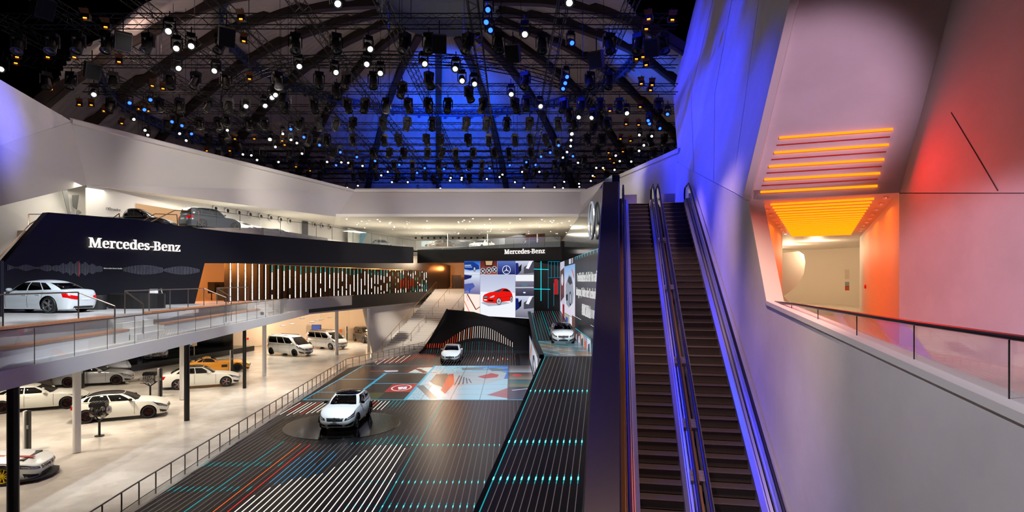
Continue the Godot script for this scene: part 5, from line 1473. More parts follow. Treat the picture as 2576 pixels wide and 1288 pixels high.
func car(called: String, label: String, kind: String, paint: Material, at: Vector3, heading: float, opt := {}) -> Node3D:
	var c := spec(kind)
	c.merge(opt, true)
	c.ra = c.wr * 1.13
	c.xf = c.L / 2 - c.fo
	c.xr = c.xf - c.wb
	var t := thing(called, label, "car", at, heading)
	# lower body with wheel arches, bonnet and boot lid
	var us := []
	for i in 15: us.append(i / 14.0 * 0.2)
	var xs := []
	for i in 45: xs.append(lerpf(0.8706, -0.8706, (i + 1) / 46.0) * c.L / 2)
	for xw in [c.xf, c.xr]:
		for e in [-1.001, -0.999, -0.97, -0.9, -0.8, 0.8, 0.9, 0.97, 0.999, 1.001]: xs.append(xw + e * c.ra)
	xs.sort(); xs.reverse()
	for x in xs: us.append(car_u(c, x))
	for i in 15: us.append(0.8 + i / 14.0 * 0.2)
	var vs := [0.0, 0.05, 0.14, 0.27, 0.42, 0.58, 0.74, 0.87, 0.95, 1.0]
	var st := mb()
	st.set_smooth_group(0)
	for s in [1.0, -1.0]:
		for i in us.size() - 1:
			for j in vs.size() - 1:
				var a := car_pt(c, false, s * us[i] if us[i] > 0 else 0.0001 * s, vs[j])
				var b := car_pt(c, false, s * us[i + 1], vs[j])
				var d := car_pt(c, false, s * us[i + 1], vs[j + 1])
				var e := car_pt(c, false, s * us[i] if us[i] > 0 else 0.0001 * s, vs[j + 1])
				if s > 0: quad(st, a, b, d, e)
				else: quad(st, e, d, b, a)
			var ks := [1.0, 0.93, 0.7, 0.35, 0.0]
			for k in 4:
				var q := []
				for w in [[i, k], [i + 1, k], [i + 1, k + 1], [i, k + 1]]:
					var p := car_pt(c, false, s * us[w[0]], 1.0)
					var hx := hull(us[w[0]], c.n).x
					q.append(Vector3(p.x, p.y + c.crown * (1.0 - pow(ks[w[1]], 2.5)) * (1.0 - pow(absf(hx), 7)), p.z * ks[w[1]]))
				if s > 0: quad(st, q[0], q[1], q[2], q[3])
				else: quad(st, q[3], q[2], q[1], q[0])
	obj("body", st, paint, t)
	# dark underside and wheel wells
	st = mb()
	box(st, Vector3(0, c.gc + 0.16, 0), Vector3(c.L * 0.86, 0.30, c.W * 0.62))
	box(st, Vector3((c.xf + c.xr) / 2, c.gc + 0.12, 0), Vector3(c.wb - 2.1 * c.ra, 0.2, c.W * 0.88))
	box(st, Vector3(0, 0.62, 0), Vector3(c.L * 0.8, 0.34, c.W * 0.66))
	obj("underbody", st, M.rubber, t)
	# cabin
	var gu := []
	for i in 41: gu.append(i / 40.0)
	var gv := [0.0, 0.12, 0.3, 0.5, 0.7, 0.88, 1.0]
	st = mb()
	st.set_smooth_group(0)
	var rf := mb()
	rf.set_smooth_group(0)
	for s in [1.0, -1.0]:
		for i in 40:
			for j in 6:
				var a := car_pt(c, true, s * gu[i] if i else 0.0001 * s, gv[j])
				var b := car_pt(c, true, s * gu[i + 1], gv[j])
				var d := car_pt(c, true, s * gu[i + 1], gv[j + 1])
				var e := car_pt(c, true, s * gu[i] if i else 0.0001 * s, gv[j + 1])
				if s > 0: quad(st, a, b, d, e)
				else: quad(st, e, d, b, a)
			var ks := [1.0, 0.92, 0.7, 0.35, 0.0]
			for k in 4:
				var q := []
				for w in [[i, k], [i + 1, k], [i + 1, k + 1], [i, k + 1]]:
					var p := car_pt(c, true, s * gu[w[0]], 1.0)
					var hx := hull(gu[w[0]], c.ng).x
					q.append(Vector3(p.x, p.y + 0.06 * (1.0 - pow(ks[w[1]], 2.2)) * (1.0 - pow(absf(hx), 6)), p.z * ks[w[1]]))
				if s > 0: quad(rf, q[0], q[1], q[2], q[3])
				else: quad(rf, q[3], q[2], q[1], q[0])
	obj("cabin", st, paint, t)
	obj("roof", rf, c.get("roof", paint), t)
	if c.get("open", false): pass
	# glass
	car_patch(c, true, "windscreen", [-0.188, 0.05, 0.188, 0.05, 0.182, 0.97, -0.182, 0.97], M.carglass, t, 0.012, 12, 6)
	car_patch(c, true, "rear_window", [0.83, 0.12, 1.17, 0.12, 1.175, 0.93, 0.825, 0.93], M.carglass, t, 0.012, 10, 5)
	var pil: Array = [0.225] + c.pillars + [0.765]
	for s in [1.0, -1.0]:
		for i in pil.size() - 1:
			var a: float = pil[i] + 0.008
			var b: float = pil[i + 1] - 0.008
			car_patch(c, true, "side_window", [s * a, 0.12, s * b, 0.12, s * b, 0.86, s * a, 0.86] if i else [s * a, 0.12, s * b, 0.12, s * b, 0.86, s * (a + 0.012), 0.86], M.carglass, t, 0.01, 8, 4)
		# lamps
		var hl: MeshInstance3D = car_patch(c, false, "headlamp", [s * 0.115, 0.66, s * 0.235, 0.72, s * 0.265, 0.97, s * 0.125, 0.86], c.get("hl", mat(Color(0.30, 0.32, 0.35), 0.08, 0.7)), t, 0.014, 8, 3)
		car_patch(c, false, "lamp_bar", [s * 0.13, 0.72, s * 0.215, 0.76, s * 0.235, 0.86, s * 0.135, 0.80], c.get("glow", mat(Color(0.9, 0.92, 0.95), 0.1, 0.3)), hl, 0.022, 6, 2)
		car_patch(c, false, "tail_lamp", [s * (c.tl[0] - 0.006), 0.62, s * c.tl[1], 0.60, s * c.tl[1], 0.84, s * (c.tl[0] - 0.018), 0.86], mat(Color(0.62, 0.03, 0.03), 0.15, 0.0, Color(0.8, 0.02, 0.02), 0.25), t, 0.012, 6, 3)
		car_patch(c, false, "air_intake", [s * 0.118, 0.10, s * 0.205, 0.12, s * 0.215, 0.40, s * 0.128, 0.26], M.rubber, t, 0.010, 5, 3)
		# mirrors, handles, door joints
		var mp := car_pt(c, true, s * 0.245, 0.10)
		st = mb()
		st.set_smooth_group(0)
		lathe(st, mp + Vector3(0.03, 0.06, s * 0.13), Basis(Vector3(0.10, 0, 0), Vector3(0, 0.075, 0), Vector3(0, 0, 0.13)), [Vector2(0, -1), Vector2(0.7, -0.8), Vector2(1, -0.2), Vector2(0.95, 0.4), Vector2(0.6, 0.9), Vector2(0, 1)], 12)
		obj("mirror", st, c.get("mirror", paint), t)
		for xd in ([c.xf - c.ra - 0.25, (c.gf1 + c.gr1) / 2 + 0.1, c.xr + c.ra - 0.1] if c.four else [c.xf - c.ra - 0.25, c.xr + c.ra - 0.05]):
			var ud := car_u(c, xd)
			car_patch(c, false, "door_joint", [s * (ud - 0.0012), 0.10, s * (ud + 0.0012), 0.10, s * (ud + 0.0012), 1.0, s * (ud - 0.0012), 1.0], M.rubber, t, 0.004, 2, 8)
		for xd in ([(c.gf1 + c.gr1) / 2 + 0.25, c.xr + c.ra + 0.1] if c.four else [c.xr + c.ra + 0.2]):
			var p := car_pt(c, false, s * car_u(c, xd), 0.80)
			st = mb()
			box(st, p + Vector3(0, 0, s * 0.012), Vector3(0.20, 0.03, 0.03))
			obj("door_handle", st, paint, t)
		for xw in [c.xf, c.xr]:
			var ws := wheel_set(c.wr, c.style)
			var w := obj("wheel", ws[0], M.rubber, t)
			w.position = Vector3(xw, c.wr, s * (c.W / 2 - 0.135))
			if s < 0: w.rotation.y = PI
			var rr := obj("rim", ws[1], c.get("rim", mat(Color(0.62, 0.62, 0.64), 0.25, 0.85)), w)
			var bd := obj("brake", ws[2], c.get("brake", mat(Color(0.05, 0.05, 0.05), 0.5, 0.5)), w)
			if c.get("trimmed", false):
				st = mb()
				for k in 10:
					var p := PI * k / 10.0
					var q := PI * (k + 1) / 10.0
					tube(st, Vector3(xw + cos(p) * c.ra, c.wr + sin(p) * c.ra, s * (c.W / 2 - 0.012)), Vector3(xw + cos(q) * c.ra, c.wr + sin(q) * c.ra, s * (c.W / 2 - 0.012)), 0.03, 5)
				obj("arch_trim", st, M.rubber, t)
	# grille with bars and emblem, lower intake, plate
	car_patch(c, false, "grille", [-0.092, 0.60, 0.092, 0.60, 0.105, 0.90, -0.105, 0.90], M.rubber, t, 0.012, 8, 3)
	for v in [0.68, 0.80]:
		car_patch(c, false, "grille_bar", [-0.094, v, 0.094, v, 0.096, v + 0.045, -0.096, v + 0.045], M.chrome, t, 0.026, 8, 2)
	car_patch(c, false, "lower_intake", [-0.10, 0.10, 0.10, 0.10, 0.085, 0.30, -0.085, 0.30], M.rubber, t, 0.010, 6, 2)
	car_patch(c, false, "number_plate", [-0.055, 0.36, 0.055, 0.36, 0.055, 0.50, -0.055, 0.50], mat(Color(0.72, 0.74, 0.74), 0.4), t, 0.02, 4, 2)
	car_patch(c, false, "rear_plate", [0.945, 0.55, 1.055, 0.55, 1.055, 0.70, 0.945, 0.70], mat(Color(0.72, 0.74, 0.74), 0.4), t, 0.02, 4, 2)
	car_patch(c, false, "rear_skirt", [0.86, 0.02, 1.14, 0.02, 1.13, 0.18, 0.87, 0.18], M.rubber, t, 0.010, 8, 2)
	var ep := car_pt(c, false, 0.0001, 0.75)
	obj("emblem", star_mesh(0.10, 0.012, Basis(Vector3(0, 0, 1), Vector3(1, 0, 0), Vector3(0, 1, 0)), ep + Vector3(0.05, 0, 0)), M.chrome, t)
	return t
func by_wheels(rear: Vector3, front: Vector3, side: float, kind: String, opt := {}) -> Array:   # tyre contacts on one side (+1 the car's right) to place and heading
	var c := spec(kind)
	c.merge(opt, true)
	var d := front - rear
	var heading := atan2(-d.z, d.x)
	var f := Vector3(cos(heading), 0, -sin(heading))
	var rt := Vector3(sin(heading), 0, cos(heading))
	var mid: Vector3 = (rear + front) / 2 - rt * side * (c.W / 2 - 0.1)
	var xm: float = c.L / 2 - c.fo - c.wb / 2
	return [mid - f * xm, heading]
func cars() -> void:
	var white := mat(Color(0.88, 0.90, 0.90), 0.18)
	white.clearcoat_enabled = true
	var cream := mat(Color(0.90, 0.90, 0.86), 0.2)
	cream.clearcoat_enabled = true
	var silver := mat(Color(0.66, 0.67, 0.69), 0.25, 0.6)
	silver.clearcoat_enabled = true
	var pale := mat(Color(0.80, 0.82, 0.84), 0.22, 0.35)
	pale.clearcoat_enabled = true
	var yellow := mat(Color(0.93, 0.62, 0.02), 0.2)
	yellow.clearcoat_enabled = true
	var darkc := mat(Color(0.03, 0.028, 0.028), 0.15)
	darkc.clearcoat_enabled = true
	var red := mat(Color(0.62, 0.04, 0.04), 0.5)
	var dark_rim := mat(Color(0.06, 0.06, 0.065), 0.3, 0.7)
	var red_brake := mat(Color(0.38, 0.03, 0.03), 0.4, 0.2)
	var w: Array
	# stage
	w = by_wheels(G(932, 1041), G(896, 1077), -1.0, "crossover")
	car("white_crossover", "white crossover with a black glass roof on the turntable", "crossover", white, Vector3(w[0].x, 0.012, w[0].z + 0.2), w[1], {"roof": M.carglass, "trimmed": true, "mirror": M.carglass, "rim": dark_rim})
	w = by_wheels(G(1163, 899), G(1155.5, 912), -1.0, "coupe")
	car("white_coupe", "white four-door coupe driven up to the black slope", "coupe", white, w[0], w[1], {"L": 4.63, "H": 1.43, "four": true, "pillars": [0.46, 0.66]})
	car("white_crossover", "white crossover on the platform beside the tall side screen", "crossover", white, G(1419, 866, 2.4) + Vector3(0, 0.01, -1.9), deg_to_rad(-92), {"trimmed": false, "roof": M.carglass})
	# mezzanine
	var s1 := G(182, 787.5, MEZZ)
	car("silver_saloon", "silver saloon standing before the black letter wall", "saloon_long", pale, Vector3(s1.x - 2.0, MEZZ, s1.z - 0.75), deg_to_rad(172), {"L": 4.60, "wb": 2.76, "wr": 0.36, "rim": mat(Color(0.75, 0.75, 0.77), 0.2, 0.9)})
	# show floor
	w = by_wheels(G(218, 1064.7), G(372.7, 1051.3), 1.0, "hatch")
	var hb := car("white_hatchback", "cream white hatchback with a dark roof behind the engine on its stand", "hatch", cream, w[0], w[1], {"roof": M.carglass, "rim": dark_rim, "brake": red_brake, "mirror": M.carglass})
	w = by_wheels(G(446.8, 980), G(569, 971.7), 1.0, "saloon_long")
	car("white_saloon", "white saloon with a dark roof between the two slim columns", "saloon_long", cream, w[0], w[1], {"roof": M.carglass, "brake": red_brake})
	w = by_wheels(G(172, 974), G(293, 967.5), 1.0, "coupe")
	car("silver_coupe", "silver coupe with dark wheels at the back of the show floor", "coupe", silver, w[0], w[1], {"rim": dark_rim, "brake": red_brake})
	w = by_wheels(G(8, 1040), G(167, 1027.7), 1.0, "sleek")
	car("white_fastback", "white four-door fastback half hidden by the bridge's black column", "sleek", cream, w[0], w[1], {"rim": dark_rim, "brake": red_brake})
	w = by_wheels(G(497, 942), G(600.5, 935), 1.0, "gullwing")
	var y := car("yellow_sports_car", "bright yellow low sports car in front of the black podium", "gullwing", yellow, w[0], w[1], {"rim": dark_rim})
	var st := mb()
	box(st, Vector3(-2.05, 1.06, 0), Vector3(0.32, 0.03, 1.5))
	for s in [-0.55, 0.55]: box(st, Vector3(-2.0, 0.95, s), Vector3(0.12, 0.22, 0.03))
	obj("rear_wing", st, M.rubber, y)
	st = mb()
	box(st, Vector3(0.42, 0.55, 0.965), Vector3(0.42, 0.2, 0.03))
	obj("side_vent", st, M.rubber, y)
	w = by_wheels(G(683.6, 891.7), G(739.7, 896.4), 1.0, "van")
	var v := car("white_van", "white passenger van with dark wheels, the nearer of the two vans", "van", white, w[0], w[1], {"rim": dark_rim})
	w = by_wheels(G(778.6, 875.2), G(832.7, 879.9), 1.0, "van")
	var v2 := car("silver_van", "pale silver passenger van with a bronze roof behind the white van", "van", pale, w[0], w[1], {"roof": mat(Color(0.42, 0.36, 0.32), 0.3, 0.4)})
	for vv in [v, v2]:
		for s in [-0.62, 0.62]:
			st = mb()
			tube(st, Vector3(-1.9, 1.93, s), Vector3(0.5, 1.93, s), 0.025, 6)
			for x in [-1.9, -0.7, 0.5]: tube(st, Vector3(x, 1.86, s), Vector3(x, 1.93, s), 0.02, 5)
			obj("roof_rail", st, M.rubber, vv)
	w = by_wheels(G(895.4, 857.4), G(910, 863.4), 1.0, "suv")
	car("black_off_roader", "black off-roader beside the foot of the white stairs", "suv", darkc, w[0], deg_to_rad(-55))
	# racing car at the left edge
	w = by_wheels(G(-215, 1238), G(-4, 1222), 1.0, "gullwing")
	var rc := car("racing_car", "white racing car with red stripes and a black splitter", "gullwing", white, w[0], w[1], {"rim": mat(Color(0.85, 0.72, 0.05), 0.3), "W": 2.0})
	var rspec := spec("gullwing")
	rspec.W = 2.0
	for s in [1.0, -1.0]:
		car_patch(rspec, false, "red_stripe", [s * 0.21, 0.84, s * 0.44, 0.80, s * 0.44, 0.95, s * 0.22, 0.99], red, rc, 0.012, 14, 2)
	st = mb()
	slab(st, PackedVector3Array([Vector3(1.7, 0.09, -1.05), Vector3(2.35, 0.09, -0.8), Vector3(2.55, 0.09, -0.3), Vector3(2.55, 0.09, 0.3), Vector3(2.35, 0.09, 0.8), Vector3(1.7, 0.09, 1.05)]), Vector3(0, 0.03, 0))
	obj("splitter", st, M.rubber, rc)
	st = mb()
	slab(st, PackedVector3Array([Vector3(0.2, 0.955, 0.18), Vector3(2.0, 0.78, 0.18), Vector3(2.0, 0.78, 0.34), Vector3(0.2, 0.945, 0.36)]), Vector3(0, 0.02, 0))
	obj("bonnet_stripe", st, red, rc)
	# racing cars on the black podium
	car("touring_racer", "silver touring racing car with a yellow plate on the black podium", "coupe", silver, Vector3(G(415, 905).x, 0.5, G(415, 925).z - 3.0), deg_to_rad(-50), {"H": 1.2, "W": 1.95, "gc": 0.1, "rim": dark_rim})
	# upper gallery
	car("grey_off_roader", "grey blue off-roader seen from behind on the upper gallery", "suv", mat(Color(0.36, 0.40, 0.44), 0.22, 0.5), P(530, 590, 48) * Vector3(1, 0, 1) + Vector3(0, 11.3, 0), deg_to_rad(62), {})
	car("dark_pickup", "dark blue open-backed off-roader on the upper gallery left of the lit opening", "suv", mat(Color(0.03, 0.035, 0.06), 0.5), P(352, 575, 43.5) * Vector3(1, 0, 1) + Vector3(0, UP - 0.25, 0), deg_to_rad(10), {"gr1": -0.65, "gr0": -0.95, "belt": [-1.0, 1.1, -0.9, 1.12, -0.5, 1.12, 0.0, 1.14, 0.35, 1.14, 0.65, 1.10, 0.9, 1.0, 1.0, 0.86], "pillars": [0.5], "four": false})
	car("silver_off_roader", "silver off-roader behind the glass corner of the gallery", "suv", pale, P(708, 602, 58.5) * Vector3(1, 0, 1) + Vector3(0, UP - 0.25, 0), deg_to_rad(-8), {"H": 1.7})
	car("white_coupe", "white coupe hidden behind the grey off-roader", "coupe", white, P(606, 600, 53.5) * Vector3(1, 0, 1) + Vector3(0, 11.3, 0), deg_to_rad(-10), {})
	for a in [[958, 620, 72, -60, "pale silver saloon beside the rolling chassis", "saloon_long", 0], [1108, 617, 67.8, -125, "bronze saloon beside the dark info pillar", "saloon_long", 1], [1213, 612, 66.2, -118, "white saloon before the grey curtain picture", "saloon_long", 2], [1335, 606, 63.8, -100, "dark coupe before the brown panel", "coupe", 3]]:
		car("gallery_saloon" if a[5] != "coupe" else "gallery_coupe", a[4] + " on the upper gallery", a[5], [pale, mat(Color(0.42, 0.36, 0.30), 0.25, 0.4), white, mat(Color(0.12, 0.12, 0.13), 0.15, 0.3)][a[6]], P(a[0], a[1], 80) * Vector3(1, 0, 1) + Vector3(0, 11.45, 0), deg_to_rad(a[3]))

# ---------- dome ----------
const DC := Vector3(-7.4, 0, -60)
func dome_y(r: float) -> float:
	return curve([0.0, 36.0, 6.0, 35.5, 13.0, 34.0, 20.0, 31.0, 28.0, 24.7, 33.0, 18.5, 38.0, 9.0], r)
func dome_at(ang: float, r: float, out := 0.0) -> Vector3:
	return DC + Vector3(sin(ang) * r, dome_y(r) + out, -cos(ang) * r)
func dome() -> void:
	var d := thing("ceiling_dome", "great dome of gathered pale fabric between dark ribs", "dome")
	d.set_meta("kind", "structure")
	var n := 18
	var half := PI / n
	var a0 := atan2(-7.4, 60.0)
	var cloth := mat(Color(0.62, 0.59, 0.57), 0.75)
	var wood := mat(Color(0.20, 0.16, 0.13), 0.6)
	var beam := mat(Color(0.20, 0.26, 0.40), 0.5)
	# one bay of cloth: swags hanging tier below tier, gathered into pleats
	var st := mb()
	st.set_smooth_group(0)
	var rows := 66
	var cols := 32
	var g := []
	for j in rows + 1:
		var row := []
		for i in cols + 1:
			var w := i / float(cols) * 2.0 - 1.0
			var pl := absf(sin(w * PI * 4.0))
			var t := j / float(rows) * 9.0
			var s := fposmod(t + 0.10 * pl, 1.0)
			var r := lerpf(6.2, 37.5, j / float(rows))
			var sag := 0.34 * pow(s, 1.6) * (0.65 + 0.35 * pl) + 0.14 * pl
			var ang := w * (half - 0.012)
			var p := Vector3(sin(ang) * r, dome_y(r), -cos(ang) * r)
			var inward := Vector3(-sin(ang), 0, cos(ang)) * clampf((r - 8) / 26.0, 0, 1) + Vector3(0, -1, 0)
			row.append(p + inward.normalized() * sag)
		g.append(row)
	var near := mb()                                          # the bays on the near side end at the ring where the vault of the entrance arm begins
	near.set_smooth_group(0)
	var mid := mb()
	mid.set_smooth_group(0)
	for j in rows:
		for i in cols:
			quad(st, g[j][i], g[j][i + 1], g[j + 1][i + 1], g[j + 1][i])
			if j < 52: quad(mid, g[j][i], g[j][i + 1], g[j + 1][i + 1], g[j + 1][i])
			if j < 30: quad(near, g[j][i], g[j][i + 1], g[j + 1][i + 1], g[j + 1][i])
	var bay := done(st)
	var bay_near := done(near)
	var bay_mid := done(mid)
	st = mb()
	for j in 12:
		var r0 := lerpf(6.0, 38.0, j / 12.0)
		var r1 := lerpf(6.0, 38.0, (j + 1) / 12.0)
		bar(st, Vector3(0, dome_y(r0) - 0.45, -r0), Vector3(0, dome_y(r1) - 0.45, -r1), 0.42, 1.0)
		bar(st, Vector3(0, dome_y(r0) - 0.95, -r0), Vector3(0, dome_y(r1) - 0.95, -r1), 0.75, 0.12)
	var rib := done(st)
	st = mb()
	for j in 5: bar(st, Vector3(0, dome_y(6.0 + j * 2.8) - 0.45, -6.0 - j * 2.8), Vector3(0, dome_y(8.8 + j * 2.8) - 0.45, -8.8 - j * 2.8), 0.42, 1.0)
	var rib_near := done(st)
	st = mb()
	for rr in [20.0, 28.5]:
		for k in 8:
			var x0 := lerpf(-half, half, k / 8.0)
			var x1 := lerpf(-half, half, (k + 1) / 8.0)
			var p := Vector3(sin(x0) * rr, dome_y(rr) - 0.45, -cos(x0) * rr)
			var q := Vector3(sin(x1) * rr, dome_y(rr) - 0.45, -cos(x1) * rr)
			bar(st, p, q, 0.3, 0.16)
			bar(st, p + Vector3(0, -0.75, 0), q + Vector3(0, -0.75, 0), 0.3, 0.2)
			bar(st, p, p + Vector3(0, -0.75, 0), 0.25, 0.16)
			bar(st, p, q + Vector3(0, -0.75, 0), 0.12, 0.08)
			if k % 2: tube(st, p + Vector3(0, -0.8, 0), p + Vector3(0, -1.15, 0), 0.12, 8, 0.2)
	var ringm := done(st)
	for k in n:
		var a := a0 + TAU * (k + 0.5) / n
		var off := absf(wrapf(TAU * (k + 0.5) / n, -PI, PI))
		var off2 := absf(wrapf(TAU * k / n, -PI, PI))
		var o := obj("fabric_bay", bay if off < 2.1 else (bay_mid if off < 2.5 and sin(a) < 0.0 else bay_near), cloth, d)
		o.position = DC
		o.rotation.y = -a
		o = obj("rib", rib if off2 < 2.1 else rib_near, wood, d)
		o.position = DC
		o.rotation.y = -(a0 + TAU * k / n)
		if off < 2.1:
			o = obj("ring_beam", ringm, beam, d)
			o.position = DC
			o.rotation.y = -a
	st = mb()
	slab(st, horizontal([-48, -18, 34, -18, 34, 38, 12, 46, -27, 46, -48, 38], 31.5), Vector3(0, 0.4, 0))
	obj("vault", st, cloth, d)
	st = mb()
	lathe(st, DC, Basis(), [Vector2(6.3, 34.9), Vector2(5.6, 34.6), Vector2(5.6, 36.6), Vector2(4.4, 37.8), Vector2(0, 38.2)], 36)
	obj("cupola", st, mat(Color(0.46, 0.50, 0.56), 0.5), d)

# ---------- lighting rig ----------
const RIG := 21.2
func truss(label: String, group: String, a: Vector3, b: Vector3) -> void:
	var t := thing("lighting_truss", label, "truss", Vector3.ZERO, 0.0, group)
	var f := (b - a).normalized()
	var r := f.cross(Vector3.UP).normalized() * 0.27
	var u := Vector3(0, 0.3, 0)
	for c in [r + u, -r + u, r - u, -r - u]:
		var s := mb()
		tube(s, a + c, b + c, 0.032, 5)
		obj("chord", s, M.truss, t)
	var s := mb()
	var n := int(a.distance_to(b) / 0.62)
	for k in n:
		var p := a.lerp(b, k / float(n))
		var q := a.lerp(b, (k + 1) / float(n))
		var sg := 1.0 if k % 2 else -1.0
		for w in [[r + u * sg, r - u * sg], [-r + u * sg, -r - u * sg], [u - r * sg, u + r * sg], [-u - r * sg, -u + r * sg]]:
			tube(s, p + w[0], q + w[1], 0.014, 3)
	stuff(obj("bracing", s, M.truss, t))
func lamp_proto(called: String, label: String, group: String, lens: Material, tilt: float, big := 1.0) -> Node3D:
	var t := thing(called, label, "stage light", Vector3(0, -50, 0), 0.0, group)
	var st := mb()
	tube(st, Vector3(0, 0.9, 0), Vector3(0, 0.5, 0), 0.03, 6)
	box(st, Vector3(0, 0.45, 0), Vector3(0.42, 0.2, 0.34) * big)
	obj("base", st, M.lampbody, t)
	st = mb()
	for s in [-1.0, 1.0]: box(st, Vector3(s * 0.26 * big, 0.12, 0), Vector3(0.05, 0.6, 0.16))
	box(st, Vector3(0, 0.36, 0), Vector3(0.54 * big, 0.06, 0.18))
	obj("yoke", st, M.lampbody, t)
	var b := Basis.from_euler(Vector3(-tilt, 0, 0))           # b.y turned from straight down towards +z
	var ax := Basis(b.x, -b.y, -b.z)
	st = mb()
	lathe(st, Vector3.ZERO, ax, [Vector2(0, -0.30 * big), Vector2(0.16 * big, -0.28 * big), Vector2(0.20 * big, -0.1), Vector2(0.20 * big, 0.2 * big), Vector2(0.23 * big, 0.42 * big), Vector2(0.20 * big, 0.42 * big), Vector2(0.19 * big, 0.38 * big), Vector2(0, 0.38 * big)], 14)
	var h := obj("head", st, M.lampbody, t)
	st = mb()
	lathe(st, Vector3.ZERO, ax, [Vector2(0.14 * big, 0.395 * big), Vector2(0.08 * big, 0.415 * big), Vector2(0, 0.42 * big)], 14)
	obj("lens", st, lens, h)
	return t
func par_proto(glow: Material) -> Node3D:
	var t := thing("flap_lamp", "small black lamp with open flaps and an amber glow inside", "stage light", Vector3(0, -50, 0), 0.0, "amber lamps on the rig")
	var st := mb()
	tube(st, Vector3(0, 0.6, 0), Vector3(0, 0.2, 0), 0.025, 5)
	box(st, Vector3(0, 0.1, -0.05), Vector3(0.36, 0.26, 0.3))
	obj("housing", st, M.lampbody, t)
	for s in [-1.0, 1.0]:
		st = mb()
		slab(st, PackedVector3Array([Vector3(-0.18, 0.1 + s * 0.13, 0.1), Vector3(0.18, 0.1 + s * 0.13, 0.1), Vector3(0.22, 0.1 + s * 0.30, 0.3), Vector3(-0.22, 0.1 + s * 0.30, 0.3)]), Vector3(0, 0.012, 0))
		obj("flap", st, mat(Color(0.35, 0.22, 0.10), 0.4, 0.5), t)
	st = mb()
	box(st, Vector3(0, -0.02, 0.11), Vector3(0.16, 0.09, 0.02))
	obj("lens", st, glow, t)
	return t
